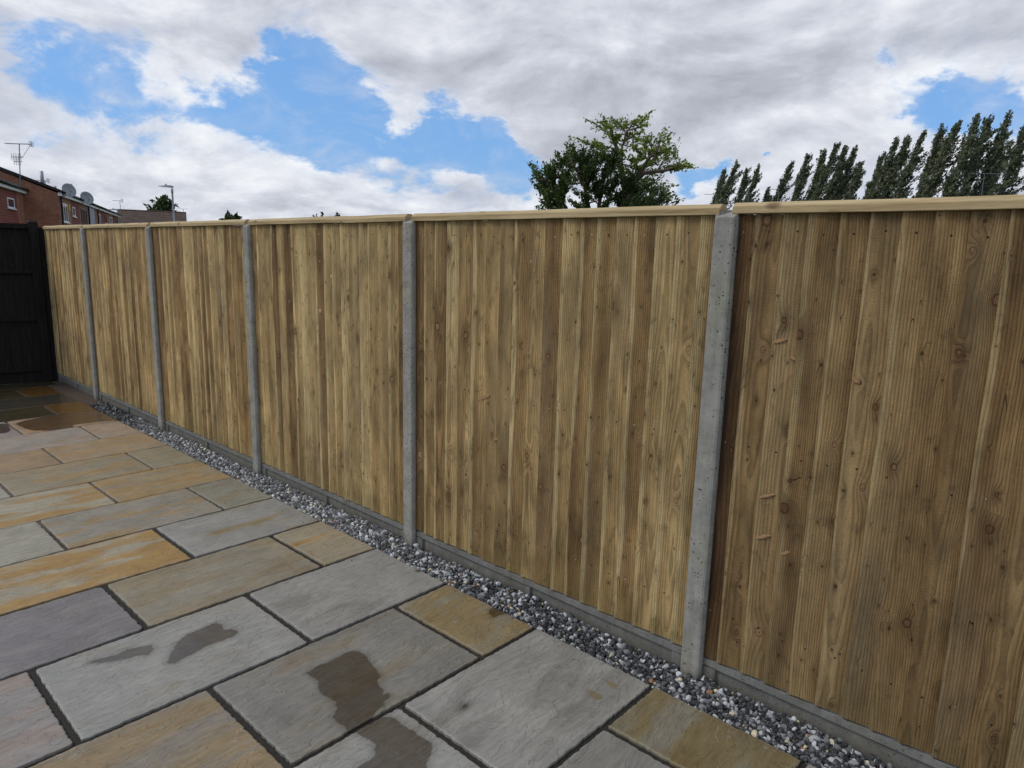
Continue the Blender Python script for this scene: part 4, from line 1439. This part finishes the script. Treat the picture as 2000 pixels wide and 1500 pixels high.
def poplar(px, py, dist, width, label, seed):
    rr = np.random.default_rng(seed)
    top = at(px, py, dist)
    H = top[2] + .14
    lean = rr.uniform(.17, .28)                  # blown over to one side
    bx = lambda t: lean * H * (.35 * t + .65 * t ** 1.7)
    base = top - SIDE * bx(1.0)
    t0 = empty('poplar_tree', (base[0], base[1], -.14))
    tag(t0, label, 'tree', 'wind blown poplars behind the fence')
    ctr = lambda t: SIDE * bx(t) + UP * H * t
    mb = MB()
    mb.tube([tuple(ctr(t)) for t in np.linspace(0, .97, 9)], [.28 * (1 - t * .92) for t in np.linspace(0, .97, 9)], 7)
    parts = []
    nb = int(112 * rr.uniform(.85, 1.1))
    for i in range(nb):
        t = .10 + .90 * ((i + rr.random()) / nb) ** .9
        c0 = ctr(t * .88)
        prof = (math.sin(math.pi * min(1, (1 - t) * .95 + .06)) ** .55) if t > .5 else .80 + .25 * t
        prof = max(prof, .10)
        rad = width * prof * rr.uniform(.10, 1.15)
        ang = rr.uniform(0, 2 * math.pi)
        sx_ = math.cos(ang)
        off_ = SIDE * (sx_ * rad * (1.25 if sx_ > 0 else .70)) + FWD * math.sin(ang) * rad
        br = rr.uniform(1.8, 3.8) * (1 - .45 * t)
        tip = c0 + off_ + UP * br + SIDE * rr.uniform(.5, 1.1) * br * .70
        if t > .93: tip = ctr(t) + SIDE * rr.normal(0, .25) + UP * rr.uniform(-.4, .25)
        mb.tube([tuple(c0), tuple((c0 + tip) / 2 + off_ * .15), tuple(tip)], [.05, .035, .012], 4, False)
        nl = int(rr.uniform(55, 85))
        u = rr.beta(1.7, 1.2, nl)
        P0 = c0[None] * (1 - u)[:, None] + tip[None] * u[:, None] + off_[None] * (.3 * u * (1 - u))[:, None]
        P0 = P0 + rr.normal(0, 1, (nl, 3)) * np.array([.19, .19, .26]) * (1.15 - .7 * u)[:, None]
        shade = rr.normal(.45, .20)
        parts.append(leaves(P0, .17, rr, aspect=2.2, axis=(SIDE * .6 + UP * .8)[None].repeat(nl, 0), lv=np.clip(rr.normal(shade, .22, nl), 0, 1)))
    mb.build('trunk', BARKD, t0)
    crown_mesh('crown', parts, LEAF_POP, t0)
    return t0


POPS = [(1418, 328, .62, 'short poplar at the far end of the row, starting above the nearest concrete post'),
        (1442, 313, .85, 'broad poplar second from the far end of the row'),
        (1462, 325, .60, 'slim poplar directly behind the pale aerial boom'),
        (1484, 321, .75, 'poplar just past the pale aerial, last before the small gap'),
        (1502, 364, .45, 'smallest poplar, alone in the gap beside the twin aerial'),
        (1549, 312, .65, 'slim poplar beginning the second clump of the row'),
        (1582, 297, .80, 'leaning poplar in the second clump, right of a slimmer one'),
        (1613, 289, .55, 'very narrow poplar with sky on both sides, middle of the row'),
        (1642, 273, 1.0, 'broad poplar making the peak of the third clump'),
        (1655, 279, .55, 'thin poplar tucked against the broad peak of the third clump'),
        (1677, 281, .85, 'poplar with ragged tip on the right of the third clump'),
        (1688, 312, .45, 'short poplar ending the third clump before the wide sky gap'),
        (1727, 296, .75, 'shorter poplar opening the fourth clump after the wide sky gap'),
        (1755, 264, .95, 'broad poplar at the heart of the fourth clump'),
        (1777, 262, .70, 'poplar second from the right tip of the fourth clump'),
        (1808, 251, .85, 'poplar with long bent tip ending the fourth clump'),
        (1843, 242, .70, 'slim tall poplar opening the tallest clump'),
        (1876, 230, .95, 'broad poplar in the middle of the tallest clump'),
        (1915, 216, .95, 'tallest poplar of all, its bent tip highest in the row'),
        (1937, 223, .70, 'narrow dark poplar right beside the tallest one'),
        (1974, 219, .90, 'tall poplar behind the aerial on the low house'),
        (1962, 292, .50, 'short poplar in front of the last tall pair'),
        (2006, 240, .85, 'poplar cut by the right edge of the picture')]
for i, (px, py, w, lab) in enumerate(POPS):
    el = math.asin(ray(px, py)[2])
    H = 20.0 if py < 340 else 16.0
    if lab.startswith('short poplar in') or lab.startswith('short poplar ending') : H = 16.5
    d = (H - CAM[2]) / math.tan(el)
    d = min(max(d, 96), 165)
    poplar(px, py, d, w ** 1.2 * 2.35, lab, 500 + i)


def spray_tree(base, trunks, ends, leaf, bark, lab, name, rr, lsize, nleaf, spread, axis_up=.0, tail=.5, rad=.12, lvmean=.5, outw=.0):
    t0 = empty(name, (base[0], base[1], -.14))
    tag(t0, lab, 'tree')
    b0 = np.array([base[0], base[1], -.14])
    mb = MB()
    for tr in trunks:
        pts = [np.asarray(p_) - b0 for p_ in tr]
        mb.tube([tuple(p_) for p_ in pts], list(np.linspace(rad, rad * .25, len(pts))), 8)
    parts = []
    tpts = np.concatenate([np.array([np.asarray(a) * (1 - u) + np.asarray(c) * u for u in np.linspace(0, 1, 12)]) for tr in trunks for a, c in zip(tr[:-1], tr[1:])]) - b0
    for (e, sc, lvm) in ends:
        e = np.asarray(e) - b0
        d = np.linalg.norm(tpts - e, axis=1) + np.maximum(0, tpts[:, 2] - e[2] + .35) * 4.0
        s_ = tpts[np.argmin(d)]
        mid = (s_ + e) / 2 + np.array([0, 0, -.10 * np.linalg.norm(e - s_)]) + rr.normal(0, .08, 3)
        ln = np.linalg.norm(e - s_)
        mb.tube([tuple(s_), tuple(mid), tuple(e)], [.022 + .018 * ln * .6, .018 + .006 * ln, .008], 5, False)
        nl = int(nleaf * sc)
        # twigs: a handful of short shoots round the end of the branch
        shoots = []
        for k in range(max(4, int(12 * sc))):
            u = rr.uniform(1 - tail, 1.02)
            o_ = s_ * (1 - u) ** 2 + mid * 2 * u * (1 - u) + e * u * u
            dv = (e - mid) / (np.linalg.norm(e - mid) + 1e-9) * rr.uniform(.2, .9) + rr.normal(0, .6, 3) * np.array([1, 1, .55]) * (1 - .45 * outw) + np.array([0, 0, axis_up]) + outw * np.array([e[0], e[1], 0]) / (np.hypot(e[0], e[1]) + .6)
            dv *= spread * rr.uniform(.5, 1.2) / (np.linalg.norm(dv) + 1e-9)
            shoots.append((o_, dv))
            mb.tube([tuple(o_), tuple(o_ + dv)], [.010, .004], 4, False)
        per = max(4, nl // len(shoots))
        for o_, dv in shoots:
            u = rr.uniform(.05, 1.1, per)
            C = o_[None] + dv[None] * u[:, None] + rr.normal(0, 1, (per, 3)) * spread * .09
            parts.append(leaves(C, lsize, rr, aspect=2.0, axis=(dv / np.linalg.norm(dv))[None].repeat(per, 0) * .6, lv=np.clip(rr.normal(lvm, .2, per), 0, 1)))
    mb.build('trunk', bark, t0)
    crown_mesh('crown', parts, leaf, t0)
    return t0


rr = np.random.default_rng(21)
# honey locust: light green, layered, airy
DL = 33.0
def jit(px, py, dist, dd): return at(px, py, dist + rr.uniform(-dd, dd))
loc_ends = []
for px, py, sc in [(1165, 243, .7), (1185, 238, 1), (1205, 238, 1.0), (1196, 252, 1.1), (1222, 246, .9), (1240, 234, .8), (1252, 229, .7), (1262, 226, .4), (1256, 245, .7), (1246, 258, .7),
                   (1210, 262, 1.0), (1228, 268, .9), (1200, 272, .8), (1142, 276, .7), (1155, 282, .9), (1172, 284, .8), (1180, 296, .7), (1160, 296, .6), (1245, 272, .7), (1262, 270, .6), (1285, 262, .5), (1293, 259, .35), (1292, 270, .35),
                   (1240, 290, 1.2), (1258, 284, 1.2), (1270, 296, 1.2), (1290, 292, .9), (1305, 289, .7), (1312, 296, .6), (1300, 303, .8), (1250, 306, 1.2), (1232, 312, 1.1), (1275, 312, 1.1), (1292, 318, .6),
                   (1262, 322, .8), (1240, 326, .9), (1222, 330, .8), (1300, 326, .45), (1318, 322, .55), (1330, 323, .55), (1341, 323, .35), (1322, 330, .4), (1285, 330, .3),
                   (1262, 350, .8), (1278, 354, .9), (1250, 360, .8), (1290, 360, .7), (1300, 366, .45), (1310, 370, .4), (1318, 380, .35), (1322, 392, .25), (1270, 372, .7), (1285, 378, .6), (1215, 300, 1.0), (1205, 315, .8), (1220, 350, .7), (1240, 345, .8)]:
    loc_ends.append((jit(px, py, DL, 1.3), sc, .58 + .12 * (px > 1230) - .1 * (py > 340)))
bl_ = at(1222, 430, DL); bl_[2] = -.14
tr_l = [[bl_, at(1222, 400, DL), at(1216, 345, DL), at(1212, 300, DL), at(1222, 262, DL + .3), at(1236, 240, DL + .3)],
        [at(1216, 345, DL), at(1203, 285, DL - .4), at(1190, 246, DL - .6)],
        [at(1222, 400, DL), at(1245, 345, DL - .6), at(1265, 312, DL - .8), at(1285, 294, DL - 1)],
        [at(1240, 356, DL - .4), at(1258, 338, DL - .8), at(1300, 333, DL - 1.0), at(1322, 326, DL - 1)]]
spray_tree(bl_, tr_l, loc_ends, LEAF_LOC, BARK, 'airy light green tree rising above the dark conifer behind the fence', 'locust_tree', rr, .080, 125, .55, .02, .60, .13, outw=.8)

# dark conifer: many upswept sprays
DC = 29.5
con_ends = []
for px, py, sc in [(1046, 333, .5), (1052, 345, .5), (1060, 352, .5), (1058, 362, .6), (1052, 368, .6), (1068, 360, .8), (1075, 338, .6), (1082, 326, .6), (1090, 330, .8), (1098, 318, .6), (1106, 312, .7), (1114, 302, .6), (1112, 322, .9),
                   (1122, 312, .8), (1127, 303, .5), (1132, 318, .8), (1140, 310, .8), (1148, 304, .8), (1156, 312, .9), (1165, 320, .9), (1150, 328, 1), (1175, 312, .9), (1186, 306, .8), (1196, 312, 1), (1206, 320, 1), (1180, 326, 1), (1198, 332, 1), (1215, 334, 1),
                   (1072, 372, .9), (1060, 384, .7), (1056, 376, .6), (1064, 396, .7), (1080, 388, 1), (1090, 372, 1), (1085, 352, 1), (1100, 345, 1), (1105, 362, 1), (1118, 340, 1), (1120, 358, 1), (1135, 345, 1), (1138, 362, 1), (1150, 352, 1), (1162, 342, 1), (1160, 365, 1),
                   (1100, 385, 1), (1115, 395, 1), (1130, 382, 1), (1146, 392, 1), (1165, 382, 1), (1180, 352, 1.2), (1180, 375, 1.2), (1195, 365, 1.2), (1205, 350, 1.2), (1215, 362, 1.2), (1228, 352, 1), (1200, 388, 1.2), (1220, 382, 1.2), (1235, 372, 1.1), (1240, 390, 1.1), (1255, 385, .9),
                   (1252, 370, .8), (1265, 392, .9), (1280, 396, .8), (1295, 392, .7), (1305, 398, .6), (1070, 405, .8), (1095, 404, .9), (1185, 402, 1), (1215, 402, 1), (1245, 405, 1), (1285, 405, .8), (1310, 405, .6), (1064, 415, .6), (1270, 380, .8), (1290, 385, .5)]:
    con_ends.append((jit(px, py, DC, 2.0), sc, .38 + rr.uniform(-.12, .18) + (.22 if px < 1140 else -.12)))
bc = at(1150, 440, DC); bc[2] = -.14
tr_c = [[bc, at(1150, 405, DC), at(1140, 360, DC), at(1118, 318, DC)], [bc + SIDE * .5, at(1170, 400, DC + .5), at(1180, 350, DC + .5), at(1188, 316, DC + .5)],
        [bc - SIDE * .6, at(1105, 405, DC - .4), at(1085, 375, DC - .5), at(1062, 350, DC - .5)], [bc + SIDE * .9, at(1215, 400, DC), at(1250, 385, DC), at(1290, 392, DC)]]
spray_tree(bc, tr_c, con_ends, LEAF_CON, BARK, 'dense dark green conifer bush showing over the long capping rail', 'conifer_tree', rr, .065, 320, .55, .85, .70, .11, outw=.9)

# round tree behind the street lamp
DT = 112
ends = []
for px, py, sc in [(290, 412, .6), (297, 410, .7), (303, 414, .8), (304, 400, .8), (312, 396, 1), (320, 393, 1), (328, 397, 1), (334, 402, 1), (314, 408, 1.1), (324, 408, 1.1), (336, 412, 1), (342, 418, .7), (310, 420, 1), (326, 420, 1), (296, 420, .8), (344, 424, .5), (280, 420, .4)]:
    ends.append((jit(px, py, DT, 1.0), sc, .45 + rr.uniform(-.15, .15)))
bt = at(318, 450, DT); bt[2] = -.14
spray_tree(bt, [[bt, at(318, 430, DT), at(320, 405, DT)]], ends, LEAF_OAK, BARK, 'rounded grey green tree behind the street lamp pole', 'hedgerow_tree', rr, .34, 70, 1.0, .1, .6, .2)
ends = [(jit(px, py, 70, .6), sc, .3) for px, py, sc in [(440, 431, .8), (447, 427, 1), (454, 425, 1), (460, 429, .8), (450, 433, 1), (436, 436, .7), (463, 434, .7)]]
bt = at(450, 455, 70); bt[2] = -.14
spray_tree(bt, [[bt, at(450, 445, 70), at(450, 432, 70)]], ends, LEAF_OAK, BARK, 'dark tip of a distant tree peeping over the far capping rail', 'hedgerow_tree', rr, .22, 80, .55, .1, .6, .15)
ends = [(jit(px, py, 14, .3), sc, .4) for px, py, sc in [(618, 424, .5), (630, 423, .6), (640, 425, .5), (652, 423, .6), (660, 421, .6), (668, 423, .5), (625, 430, .8), (645, 431, .8), (662, 430, .8)]]
bt = at(645, 470, 14); bt[2] = -.14
spray_tree(bt, [[bt, at(643, 455, 14), at(643, 432, 14)]], ends, LEAF_OAK, BARK, 'few thin shrub shoots just clearing the capping rail mid fence', 'shrub', rr, .035, 34, .10, .25, .5, .03)
